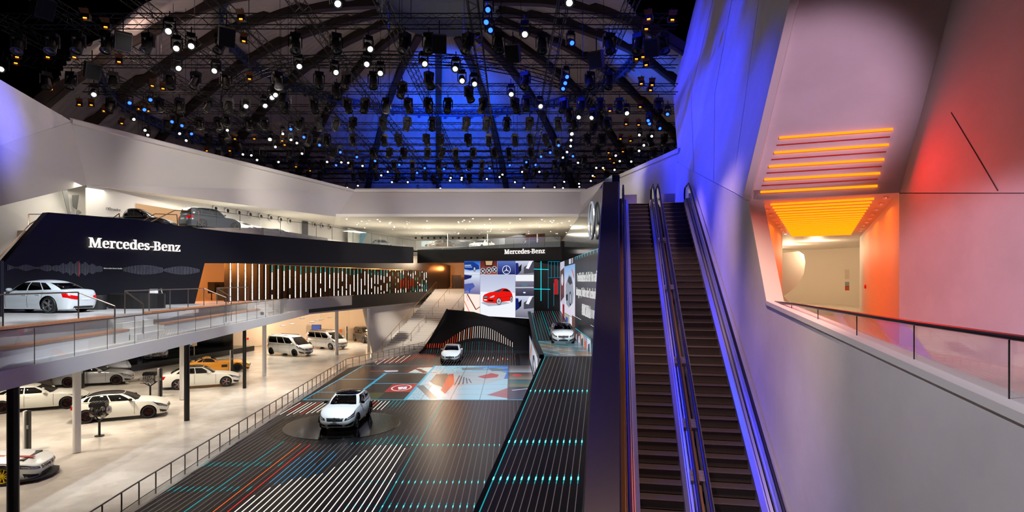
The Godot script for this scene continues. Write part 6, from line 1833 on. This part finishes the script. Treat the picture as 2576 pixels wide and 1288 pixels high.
func rig() -> void:
	for z in [31.5, 37.3, 42.6, 47.6, 53.0, 58.5, 61.5, 64.5, 67.7, 71.0, 74.5, 78.0, 81.5]:
		truss("black lattice truss running across the hall under the dome", "cross trusses of the rig", Vector3(maxf(maxf(-0.95 * z, -31.0 if z > 36.0 else -99.0), DC.x - sqrt(maxf(4.0, 840.0 - pow(z - 60.0, 2))) if z > 46.0 else -99.0), RIG, -z), Vector3(minf(0.285 * z, DC.x + sqrt(maxf(4.0, 840.0 - pow(z - 60.0, 2))) if z > 46.0 else 99.0), RIG, -z))
	for x in [-38.0, -29.0, -24.5, -19.8, -15.5, -11.3, -6.8, -2.0, 2.8, 6.4]:
		truss("black lattice truss running lengthwise under the dome", "lengthwise trusses of the rig", Vector3(x, RIG + 0.75, -27.0), Vector3(x, RIG + 0.75, -60.0 - sqrt(maxf(4.0, 780.0 - pow(x - DC.x, 2)))) if x > -35.0 else Vector3(x, RIG + 0.75, -44.0))
	# ring truss
	var t := thing("ring_truss", "round black lattice truss hung below the dome", "truss")
	for c in [[18.6, 0.3], [18.0, 0.3], [18.6, -0.3], [18.0, -0.3]]:
		var s := mb()
		for k in 44:
			var a := TAU * k / 44.0
			var b := TAU * (k + 1) / 44.0
			tube(s, Vector3(-9 + sin(a) * c[0], RIG + 2.0 + c[1], -60 + cos(a) * c[0]), Vector3(-9 + sin(b) * c[0], RIG + 2.0 + c[1], -60 + cos(b) * c[0]), 0.04, 5)
		obj("chord", s, M.truss, t)
	var s := mb()
	for k in 176:
		var a := TAU * k / 176.0
		var b := TAU * (k + 1) / 176.0
		var sg := 0.3 if k % 2 else -0.3
		for r in [18.0, 18.6]:
			tube(s, Vector3(-9 + sin(a) * r, RIG + 2.0 + sg, -60 + cos(a) * r), Vector3(-9 + sin(b) * r, RIG + 2.0 - sg, -60 + cos(b) * r), 0.016, 3)
	stuff(obj("bracing", s, M.truss, t))
	# cables that carry the rig
	for k in 46:
		var x := -36.0 + rng.randf() * 44.0
		var z := 30.0 + rng.randf() * 46.0
		var r := Vector2(x - DC.x, -z - DC.z).length()
		var c := mb()
		tube(c, Vector3(x, RIG, -z), Vector3(x, maxf(RIG + 1.0, dome_y(r) - 0.8), -z), 0.018, 4)
		tag(obj("hanging_cable", c, M.truss), "thin dark cable from the dome down to the lighting rig", "cable", "cables of the rig")
	# lamps
	var lw := led(Color(1.0, 0.99, 0.96), 14.0)
	var lb := led(Color(0.10, 0.25, 1.0), 9.0)
	var lo := led(Color(1.0, 0.55, 0.16), 4.0)
	var ld := mat(Color(0.05, 0.05, 0.06), 0.15)
	var kinds := {
		"w": lamp_proto("white_moving_light", "black moving-head lamp with a bright white lens", "white lamps on the rig", lw, 0.9),
		"s": lamp_proto("small_white_light", "small black moving-head lamp with a white lens", "small white lamps on the rig", lw, 1.0, 0.7),
		"b": lamp_proto("blue_moving_light", "black moving-head lamp with a blue lens", "blue lamps on the rig", lb, 1.0, 0.85),
		"d": lamp_proto("dark_moving_light", "black moving-head lamp that is switched off", "dark lamps on the rig", ld, 0.5, 1.25),
		"a": par_proto(lo)}
	var used := {}
	var spots := {
		"w": [481,110, 750,161, 841,176, 926,117, 922,156, 957,179, 1065,155, 1147,168, 1162,198, 1192,206, 1285,232, 1357,262, 1320,81, 1431,2, 845,3, 427,73, 445,116, 544,173, 445,165, 236,232, 690,233, 683,240, 663,260, 619,262, 8,168, 680,346, 1492,291, 1575,280, 1457,290, 1436,332],
		"s": [711,334, 731,349, 745,357, 761,384, 693,367, 630,388, 613,386, 573,325, 450,333, 470,351, 365,325, 372,337, 335,297, 646,400, 700,405, 824,405, 860,406, 874,407, 912,415, 977,430, 960,439, 987,456, 1026,456, 1051,475, 1108,472, 1135,445, 1132,452, 1162,445, 1162,450, 1211,449, 1225,448, 1255,443, 1265,437, 1296,456, 1318,470, 1353,477, 1312,430, 1356,430, 1396,469, 1421,455, 1417,471, 1435,475, 1456,468, 1458,460, 1438,350, 1437,365, 1428,380, 1414,394, 1456,407, 1610,337, 1640,340, 1620,363, 1607,377, 1547,389, 1559,403, 1588,404, 1500,420, 1518,420, 1545,425, 1490,440, 1487,453, 900,465, 872,470],
		"b": [805,362, 855,380, 897,392, 946,402, 1006,412, 1068,420, 1119,423, 1175,424, 1233,421, 1281,413, 1322,405, 1362,391, 1384,381, 1405,363, 733,322, 767,342, 325,255, 376,247, 361,272, 435,303, 461,313, 479,333, 1229,22, 1226,53, 1231,73, 1435,105, 1423,190, 1420,206, 1418,220, 1633,300, 1635,308, 1680,284, 1657,320, 848,413, 1050,432, 1345,412, 1442,390],
		"a": [216,47, 268,70, 44,145, 40,160, 185,145, 120,145, 300,157, 382,217, 410,224, 127,225, 200,264, 230,265, 260,280, 350,275, 372,280, 403,280, 305,311, 608,50, 612,105, 628,200, 1633,50, 1690,52, 1625,75, 1600,150, 1617,145, 1626,165, 1614,212, 1640,215, 1635,228, 1610,270, 1535,280, 1575,313, 1607,315, 1530,328, 1560,350, 1587,355, 1530,385, 1567,382, 1535,400, 1545,410, 1520,427, 1495,445, 640,350, 710,355, 715,365, 745,420, 780,430, 1000,450, 505,330, 520,380, 590,350, 578,380],
		"d": []}
	var there := []
	for key in ["w", "s", "b", "a"]:
		for i in spots[key].size() / 2: there.append(P(spots[key][2 * i], spots[key][2 * i + 1], F * 12.75 / (HY - spots[key][2 * i + 1])))
	for k in 1100:
		var z: float = [31.5, 37.3, 42.6, 47.6, 53.0, 58.5, 64.5, 71.0][rng.randi() % 8]
		var x := lerpf(maxf(-0.86 * z, -30.0), 0.27 * z, rng.randf())
		var here := Vector3(x, RIG - 1.2, -z)
		var free: bool = spots.d.size() < 500
		for o in there:
			if o.distance_to(here) < 1.25: free = false
		if not free: continue
		there.append(here)
		spots.d.append(CX + x / z * F)
		spots.d.append(HY - 12.75 / z * F)
	for k in 24:
		var a := TAU * k / 24.0 + 0.07
		var p := Vector3(-9 + sin(a) * 18.3, RIG - 0.4, -60 + cos(a) * 18.3)
		spots.d.append(CX + p.x / -p.z * F)
		spots.d.append(HY - (p.y - EYE) / -p.z * F)
	for key in spots:
		var l: Array = spots[key]
		for i in l.size() / 2:
			var hgt := 12.75 if key != "a" else 12.95
			var p := P(l[2 * i], l[2 * i + 1], F * hgt / (HY - l[2 * i + 1]))
			var face := atan2(-p.x, -p.z) + (rng.randf() - 0.5) * (1.6 if key == "d" else 0.8)
			var o: Node3D = kinds[key]
			if used.has(key): o = copy(kinds[key], p, face)
			else:
				o.position = p; o.rotation.y = face
			used[key] = true
	# loudspeakers
	for q in [[108, 18, 0.4], [232, 178, 0.2], [570, 92, 0.1], [1105, 110, 0.0], [1500, 150, -0.3], [1290, 135, -0.2], [1640, 120, -0.2], [310, 104, 0.1]]:
		var p := P(q[0], q[1], F * 12.4 / (HY - q[1]))
		var sp := thing("loudspeaker", "black loudspeaker box hung tilted from the rig", "loudspeaker", p, atan2(-p.x, -p.z) + q[2], "loudspeakers of the rig")
		var b := Basis.from_euler(Vector3(0.5, 0, 0))
		var c := mb()
		box(c, Vector3.ZERO, Vector3(0.75, 0.9, 0.6), b)
		obj("cabinet", c, M.lampbody, sp)
		c = mb()
		box(c, b * Vector3(0, 0, 0.31), Vector3(0.66, 0.8, 0.02), b)
		obj("grille", c, M.truss, sp)
		c = mb()
		tube(c, Vector3(0, 0.4, 0), Vector3(0, 1.2, 0), 0.03, 5)
		obj("bracket", c, M.truss, sp)

# ---------- smaller things ----------
func engine(label: String, at: Vector3, turn: float, m: Material, gearbox: bool) -> void:
	var t := thing("engine_display", label, "engine", at, turn)
	var st := mb()
	lathe(st, Vector3.ZERO, Basis(), [Vector2(0, 0.02), Vector2(0.2, 0.02), Vector2(0.2, 0.0)], 16)
	tube(st, Vector3(0, 0, 0), Vector3(0, 0.75, 0), 0.05, 10)
	obj("stand", st, M.rubber, t)
	st = mb()
	for s in [-1.0, 1.0]:
		for z in [-1.0, 1.0]: tube(st, Vector3(0, 0.7, 0), Vector3(s * 0.3, 0.95, z * 0.22), 0.03, 6)
	obj("fork", st, M.rubber, t)
	st = mb()
	box(st, Vector3(0, 1.2, 0), Vector3(0.62, 0.42, 0.46))
	box(st, Vector3(0, 0.98, 0), Vector3(0.52, 0.14, 0.36))
	obj("block", st, m, t)
	st = mb()
	box(st, Vector3(-0.02, 1.47, 0), Vector3(0.66, 0.14, 0.5), Basis.from_euler(Vector3(0, 0, 0.06)))
	for k in 5: box(st, Vector3(-0.28 + k * 0.13, 1.56, 0), Vector3(0.06, 0.06, 0.46))
	obj("cover", st, mat(Color(0.08, 0.08, 0.085), 0.35, 0.4), t)
	var ax := Basis(Vector3(1, 0, 0), Vector3(0, 0, 1), Vector3(0, -1, 0))
	for w in [[-0.2, 1.05, 0.11], [0.0, 1.2, 0.08], [0.2, 1.0, 0.13], [0.22, 1.3, 0.09], [-0.22, 1.32, 0.07]]:
		st = mb()
		lathe(st, Vector3(w[0], w[1], 0.24), ax, [Vector2(w[2], 0), Vector2(w[2], 0.04), Vector2(w[2] * 0.8, 0.05), Vector2(w[2] * 0.75, 0.02), Vector2(w[2] * 0.3, 0.03), Vector2(0, 0.05)], 14)
		obj("pulley", st, M.steel, t)
	for k in 6:
		st = mb()
		path(st, [Vector3(-0.28 + k * 0.1, 1.35, 0.22), Vector3(-0.3 + k * 0.11, 1.2, 0.34), Vector3(-0.1 + k * 0.05, 1.02, 0.33), Vector3(0.1, 0.95, 0.25)], 0.025, 6)
		obj("pipe", st, m, t)
	st = mb()
	lathe(st, Vector3(0.36, 1.2, 0.1), Basis(Vector3(0, 1, 0), Vector3(1, 0, 0), Vector3(0, 0, 1)), [Vector2(0, 0), Vector2(0.17, 0), Vector2(0.19, 0.06), Vector2(0.12, 0.14), Vector2(0, 0.15)], 14)
	obj("turbocharger", st, M.steel, t)
	if gearbox:
		st = mb()
		lathe(st, Vector3(-0.3, 1.1, 0), Basis(Vector3(0, 1, 0), Vector3(-1, -0.12, 0), Vector3(0, 0, 1)), [Vector2(0.26, 0), Vector2(0.24, 0.2), Vector2(0.17, 0.35), Vector2(0.14, 0.8), Vector2(0.08, 0.9), Vector2(0.05, 1.1), Vector2(0, 1.1)], 14)
		obj("gearbox", st, M.steel, t)
func pillar(label: String, at: Vector3, turn: float, h := 1.75) -> void:
	var t := thing("info_pillar", label, "display", at, turn)
	var st := mb()
	box(st, Vector3(0.05, h / 2, 0), Vector3(0.08, h, 0.22))
	obj("post", st, M.rubber, t)
	st = mb()
	box(st, Vector3(-0.09, h / 2, 0), Vector3(0.06, h, 0.22))
	obj("side_board", st, M.white, t)
	st = mb()
	box(st, Vector3(0.05, h * 0.62, 0.115), Vector3(0.07, 0.16, 0.01))
	obj("notice", st, mat(Color(0.5, 0.5, 0.5), 0.4), t)
func downlight(at: Vector3, label: String, group: String, e := 7.0, nrm := Vector3.DOWN, r := 0.1) -> void:
	var t := thing("downlight", label, "ceiling lamp", at, 0.0, group)
	var x := nrm.cross(Vector3.FORWARD).normalized()
	var b := Basis(x, nrm, x.cross(nrm))
	var st := mb()
	ring(st, Vector3.ZERO, b, r * 1.15, r * 0.2, 14, 5)
	obj("rim", st, M.white, t)
	st = mb()
	lathe(st, Vector3.ZERO, b, [Vector2(r, 0), Vector2(r * 0.6, 0.02), Vector2(0, 0.03)], 12)
	obj("lens", st, led(Color(1.0, 0.97, 0.9), e), t)
func smalls() -> void:
	engine("dark engine on a slim black stand beside the hatchback", G(250, 1096), 0.3, mat(Color(0.20, 0.18, 0.17), 0.4, 0.6), false)
	engine("bright metal engine with its long gearbox between hatchback and saloon", G(378, 1000), 0.15, mat(Color(0.55, 0.55, 0.56), 0.25, 0.85), true)
	pillar("black and white info pillar beside the red striped racing car", G(69, 1138), 0.25)
	pillar("black and white info pillar beside the silver coupe", G(207, 976), 0.2)
	pillar("black and white info pillar behind the bright metal engine", G(403, 997), 0.2)
	pillar("slim info pillar beside the yellow sports car", G(583, 937), 0.2)
	pillar("black info pillar between the two vans", G(786, 873), 0.1)
	pillar("black info pillar beside the dark off-roader", G(872, 858), 0.1)
	for a in [[1128, 617, 66.3, "between bronze and white saloons"], [1228, 612, 64.6, "beside the white saloon"], [1353, 604, 62.3, "beside the dark coupe"]]:
		pillar("dark info pillar on the gallery " + a[3], P(a[0], a[1], 77.5) * Vector3(1, 0, 1) + Vector3(0, 11.45, 0), 0.0, 2.0)
	# machine on the podium
	var ex := thing("engine_cutaway", "upright cutaway engine under green light on the black podium", "engine", Vector3(G(495, 900).x, 0.5, G(495, 905).z))
	var st := mb()
	box(st, Vector3(0, 1.2, 0), Vector3(1.1, 0.9, 0.8))
	box(st, Vector3(0.3, 1.9, 0), Vector3(0.8, 0.5, 0.7), Basis.from_euler(Vector3(0, 0, 0.3)))
	obj("block", st, M.steel, ex)
	st = mb()
	for x in [-0.5, 0.5]: tube(st, Vector3(x, 0, 0), Vector3(x, 0.9, 0), 0.04, 6)
	obj("stand", st, M.steel, ex)
	for k in 4:
		st = mb()
		tube(st, Vector3(-0.5 + k * 0.3, 1.5, 0.45), Vector3(-0.4 + k * 0.3, 0.9, 0.5), 0.09, 8)
		obj("cylinder", st, M.chrome, ex)
	spot(Vector3(G(480, 900).x, 4.3, G(480, 905).z + 2.0), Vector3(G(480, 900).x, 1.2, G(480, 905).z), 26.0, 40, Color(0.85, 1.0, 0.95), 0.1)
	spot(Vector3(G(415, 905).x, 4.3, G(415, 925).z), Vector3(G(415, 905).x, 0.8, G(415, 925).z - 2.5), 30.0, 40, Color(1, 1, 1), 0.1)
	# downlights of the soffit over the left gallery, and of the gallery ceiling
	for q in [[172, 426], [228, 441], [270, 449], [310, 456], [419, 477], [463, 484], [504, 491], [541, 498], [604, 509], [638, 515], [670, 520], [699, 526], [728, 531], [793, 541]]:
		var f: float = (q[0] - 218.0) / 623.0
		var sp := plane3(P(180, 308, 40.5), P(890, 482, 68), P(841, 567, 73.5))
		if q[0] < 218: sp = plane3(P(180, 308, 40.5), P(218, 465, 42.5), P(0, 518, 31))
		var at := on(sp, q[0], q[1])
		downlight(at + (Vector3(0, EYE, 0) - at).normalized() * 0.12, "small bright lamp let into the white sloping soffit", "lamps in the soffit", 7.0, (Vector3(0, EYE, 0) - at).normalized(), 0.11)
	for k in 78:
		var px := 860.0 + rng.randf() * 580.0
		var py := 549.0 + rng.randf() * 40.0
		if py > 590.0 - (900.0 - px) * 0.3 and px < 900.0: continue
		var cp := plane3(P(845, 545, 63.5), P(1455, 545, 63.5), P(1060, 594, 92))
		downlight(on(cp, px, py) + Vector3(0, -0.05, 0), "tiny bright lamp in the white gallery ceiling", "lamps in the gallery ceiling", 8.0 if k % 3 else 3.0, Vector3.DOWN, 0.09)
	for q in [[712, 819], [785, 810], [798, 806], [735, 815], [808, 804], [760, 801], [830, 799]]:
		downlight(G2(q[0], q[1], 4.36), "bright lamp in the white ceiling above the vans", "lamps above the vans", 7.0, Vector3.DOWN, 0.14)
	# round holes in the gallery wall
	var gw := plane3(P(218, 465, 42.5), P(841, 567, 73.5), P(841, 660, 73.5))
	for q in [[540, 525], [570, 530], [599, 535], [627, 539.5], [654, 544], [679, 548], [704, 552.5], [727, 556], [789, 565], [809, 568.5], [828, 572]]:
		var p := on(gw, q[0], q[1])
		var nn: Vector3 = gw.normal * signf(gw.normal.z)
		var b := Basis(nn.cross(Vector3.UP), nn, Vector3.UP)
		var t := thing("air_nozzle", "round white air nozzle with a dark mouth on the gallery wall", "air nozzle", p + nn * 0.12, 0.0, "air nozzles on the gallery wall")
		var s := mb()
		ring(s, Vector3.ZERO, b, 0.26, 0.09, 20, 6)
		obj("collar", s, M.white, t)
		s = mb()
		lathe(s, Vector3.ZERO, b, [Vector2(0.24, 0.02), Vector2(0, 0.02)], 16)
		obj("mouth", s, M.black, t)
	for k in 12:
		var p := P(1046 + k * 15.5, 598.5, 91.7)
		var s := mb()
		lathe(s, p, Basis(Vector3(1, 0, 0), Vector3(0, 0, 1), Vector3(0, -1, 0)), [Vector2(0.16, 0), Vector2(0.14, 0.03), Vector2(0, 0.03)], 12)
		tag(obj("round_vent", s, M.black), "small dark round vent high on the back wall", "vent", "round vents on the back wall")
	# lit opening in the gallery wall and the grey door slab
	flat("window_1", gw, [342, 512, 482, 534, 482, 600, 342, 600], Vector3(0.06, 0, 0.06), led(Color(1.0, 0.74, 0.48), 0.55), "warm lit opening in the gallery wall")
	flat("door_gallery", gw, [760, 556, 774, 558, 774, 625, 760, 625], Vector3(0.08, 0, 0.1), mat(Color(0.22, 0.21, 0.21), 0.5), "dark grey door in the gallery wall")
	var o1 := on(gw, 266, 530)
	var al := (on(gw, 300, 535) - o1) * Vector3(1, 0, 1)
	var wt := thing("wall_lettering", "small dark word on the white gallery wall above the pickup", "sign")
	lettering("letters", "Offroader.", o1 + Vector3(0.1, 0, 0.1), al.normalized(), 1.25, 0.02, mat(Color(0.18, 0.16, 0.17), 0.6), wt)
	# gallery partitions with pictures
	for q in [[[875, 573, 75], [935, 590, 82], 40, "white partition printed with a pale blue map", Color(0.88, 0.90, 0.88)], [[1130, 606, 88], [1270, 598, 87], 28, "broad panel printed with a grey curtain", Color(0.40, 0.41, 0.46)], [[1270, 598, 87], [1322, 587, 86], 30, "panel printed with a dark grey figure", Color(0.20, 0.20, 0.24)], [[1322, 591, 84.5], [1371, 587, 84], 32, "tall brown slanted panel", Color(0.36, 0.17, 0.07)], [[1060, 606, 90], [1128, 606, 89.5], 26, "low panel printed with a pale blue map", Color(0.72, 0.82, 0.88)]]:
		var a := P(q[0][0], q[0][1], q[0][2])
		var b := P(q[1][0], q[1][1], q[1][2])
		var s := mb()
		slab(s, PackedVector3Array([a, b, Vector3(b.x, UP - 0.25, b.z), Vector3(a.x, UP - 0.25, a.z)]), Vector3(0, 0, -0.12))
		tag(obj("printed_panel", s, mat(q[4], 0.6)), q[3], "panel")
	var bm := mb()
	var m0 := P(906, 581, 78.2)
	slab(bm, PackedVector3Array([m0 + Vector3(0.1, -0.1, 0.1), m0 + Vector3(1.0, -0.35, 0.02), m0 + Vector3(0.55, -1.0, 0.06), m0 + Vector3(0.2, -2.0, 0.1), m0 + Vector3(-0.1, -1.8, 0.12)]), Vector3(0, 0, -0.03))
	tag(obj("map_patch", bm, mat(Color(0.42, 0.66, 0.80), 0.6)), "pale blue patch on the white map partition", "print")
	# gallery glass and rails along the black edge
	var gr := thing("gallery_balustrade", "glass balustrade with a thin rail along the gallery's black edge", "balustrade")
	var line2 := [P(480, 568, 37.0), P(705, 596, 44.5), P(835, 613, 50), P(1045, 630, 67), P(1410, 604, 60.6)]
	for i in 4:
		var a: Vector3 = line2[i] * Vector3(1, 0, 1) + Vector3(0, UP - 0.25, 0)
		var b: Vector3 = line2[i + 1] * Vector3(1, 0, 1) + Vector3(0, UP - 0.25, 0)
		var s := mb()
		tube(s, a + Vector3(0, 1.1, 0), b + Vector3(0, 1.1, 0), 0.02, 6)
		obj("rail", s, M.steel, gr)
		var n := int(a.distance_to(b) / 1.7)
		for k in n:
			s = mb()
			var p := a.lerp(b, (k + 0.01) / float(n))
			var q := a.lerp(b, (k + 0.99) / float(n))
			slab(s, PackedVector3Array([p, q, q + Vector3(0, 1.08, 0), p + Vector3(0, 1.08, 0)]), Vector3(0, 0, -0.012))
			obj("glass_pane", s, M.glass, gr)
			if k % 2 == 0:
				s = mb()
				tube(s, p, p + Vector3(0, 1.1, 0), 0.02, 5)
				obj("post", s, M.steel, gr)
	# stair rails that rise through the gallery floor
	for q in [[[352, 560, 37], [390, 538, 38], [445, 540, 38.5], [447, 570, 38.5], "before the lit opening"], [[372, 562, 36], [440, 529, 37.5], [500, 532, 38.5], [500, 570, 38.5], "beside the grey off-roader"], [[278, 553, 34], [300, 537, 35], [301, 556, 35], [301, 560, 35], "at the tail of the pickup"]]:
		var s := mb()
		path(s, [P(q[0][0], q[0][1], q[0][2]), P(q[1][0], q[1][1], q[1][2]), P(q[2][0], q[2][1], q[2][2]), P(q[3][0], q[3][1], q[3][2])], 0.03, 6)
		tag(obj("stair_handrail", s, M.brass), "bent brass handrail on the gallery " + q[4], "handrail")
	# upper stairs at the far left
	var us := thing("upper_stairs", "white stairs rising to the gallery behind the slanted wall end", "stairs")
	for k in 18:
		var s := mb()
		var f := k / 17.0
		var a := P(lerpf(-90, 74, f), lerpf(760, 572, f), lerpf(30.5, 36, f))
		slab(s, PackedVector3Array([a, a + Vector3(2.0, 0, 0.6), a + Vector3(2.15, 0, 0.25), a + Vector3(0.15, 0, -0.4)]), Vector3(0, -0.3, 0))
		obj("step", s, M.white, us)
	var s6 := mb()
	path(s6, [P(-60, 712, 31), P(75, 564, 36), P(95, 552, 36.6)], 0.03, 6)
	path(s6, [P(72, 566, 36), P(72, 539, 36), P(108, 539, 37)], 0.03, 6)
	tag(obj("stair_handrail", s6, M.brass), "brass handrail on the upper stairs at the far left", "handrail")
	var sc := thing("folded_sculpture", "grey folded paper-like figure on the white wall beside the stairs", "wall relief")
	var wp := plane3(P(218, 462, 44.6), P(0, 515, 39.6), P(0, 720, 39.6))
	for q in [[[156, 481, 169, 479, 176, 538, 170, 538], 0.42], [[181, 491, 198, 491, 193, 528, 183, 520], 0.30], [[176, 534, 183, 528, 188, 534, 188, 540, 176, 540], 0.5], [[192, 530, 197, 528, 205, 536, 196, 541, 191, 540], 0.45]]:
		var s := mb()
		slab(s, ons(wp, q[0]), Vector3(0.12, 0, 0.12))
		obj("fold", s, mat(Color(q[1], q[1], q[1] * 1.02), 0.6), sc)
	# wall of the show floor: screens, alarm, notices
	for q in [[[805, 826], 71, 0.72, 1.0, "small dark screen beside the blue one on the back wall", Color(0.20, 0.34, 0.32)], [[796, 826], 69, 1.0, 0.75, "small screen with a blue picture on the wall behind the vans", Color(0.28, 0.40, 0.75)]]:
		var p := P(q[0][0], q[0][1], q[1] - 0.6)
		if q[2] < 0.9: p.x -= 0.9
		var tv := thing("wall_screen", q[4], "screen", p)
		var s := mb()
		box(s, Vector3.ZERO, Vector3(q[2] + 0.1, q[3] + 0.1, 0.08))
		obj("frame", s, M.black, tv)
		s = mb()
		box(s, Vector3(0, 0, 0.045), Vector3(q[2], q[3], 0.01))
		obj("display", s, led(q[5], 0.7), tv)
	for q in [[821, 823, 71.0, 0.25, 0.25, Color(0.7, 0.06, 0.05), "red alarm box on the wall behind the silver van", "alarm"], [857, 832, 71.2, 0.3, 0.35, Color(0.85, 0.42, 0.15), "orange notice on the wall behind the vans", "notice"], [623, 852, 53.5, 0.18, 0.18, Color(0.75, 0.1, 0.08), "red round alarm on the white wall behind the slim black column", "alarm"]]:
		var s := mb()
		box(s, P(q[0], q[1], q[2]), Vector3(q[3], q[4], 0.06))
		tag(obj("wall_box", s, mat(q[5], 0.4)), q[6], q[7])
	# corridor fittings
	var along := Vector3(sin(deg_to_rad(28)), 0, -cos(deg_to_rad(28)))
	var wall: Plane = W.corridor
	var inw := Vector3(-cos(deg_to_rad(28)), 0, -sin(deg_to_rad(28)))
	var pb := on(wall, 2180, 721)
	var s7 := mb()
	lathe(s7, pb + inw * 0.02, Basis(along, inw, Vector3.UP), [Vector2(0.09, 0), Vector2(0.09, 0.05), Vector2(0.05, 0.07), Vector2(0, 0.07)], 14)
	tag(obj("alarm_button", s7, mat(Color(0.75, 0.03, 0.03), 0.35)), "round red alarm button on the orange corridor wall", "alarm")
	var ends := Plane(along, Vector3(9.78, 5.6, -14.7) + along * 25.2)
	for q in [[2131, 690, 0.24, 0.62, Color(0.80, 0.76, 0.70), "upright white notice at the end of the corridor"], [2131, 715, 0.24, 0.30, Color(0.55, 0.58, 0.60), "small grey notice above the orange one"], [2131, 725, 0.24, 0.28, Color(0.72, 0.30, 0.08), "small orange notice at the end of the corridor"]]:
		var s := mb()
		box(s, on(ends, q[0], q[1]), Vector3(q[2], q[3], 0.04), Basis.from_euler(Vector3(0, -deg_to_rad(28), 0)))
		tag(obj("wall_notice", s, mat(q[4], 0.5)), q[5], "notice")
func G2(px: float, py: float, h: float) -> Vector3:
	return G(px, py, h)

func _ready() -> void:
	rng.seed = 20
	materials()
	planes()
	camera_and_light()
	building()
	stage()
	escalators()
	details()
	cars()
	dome()
	rig()
	smalls()
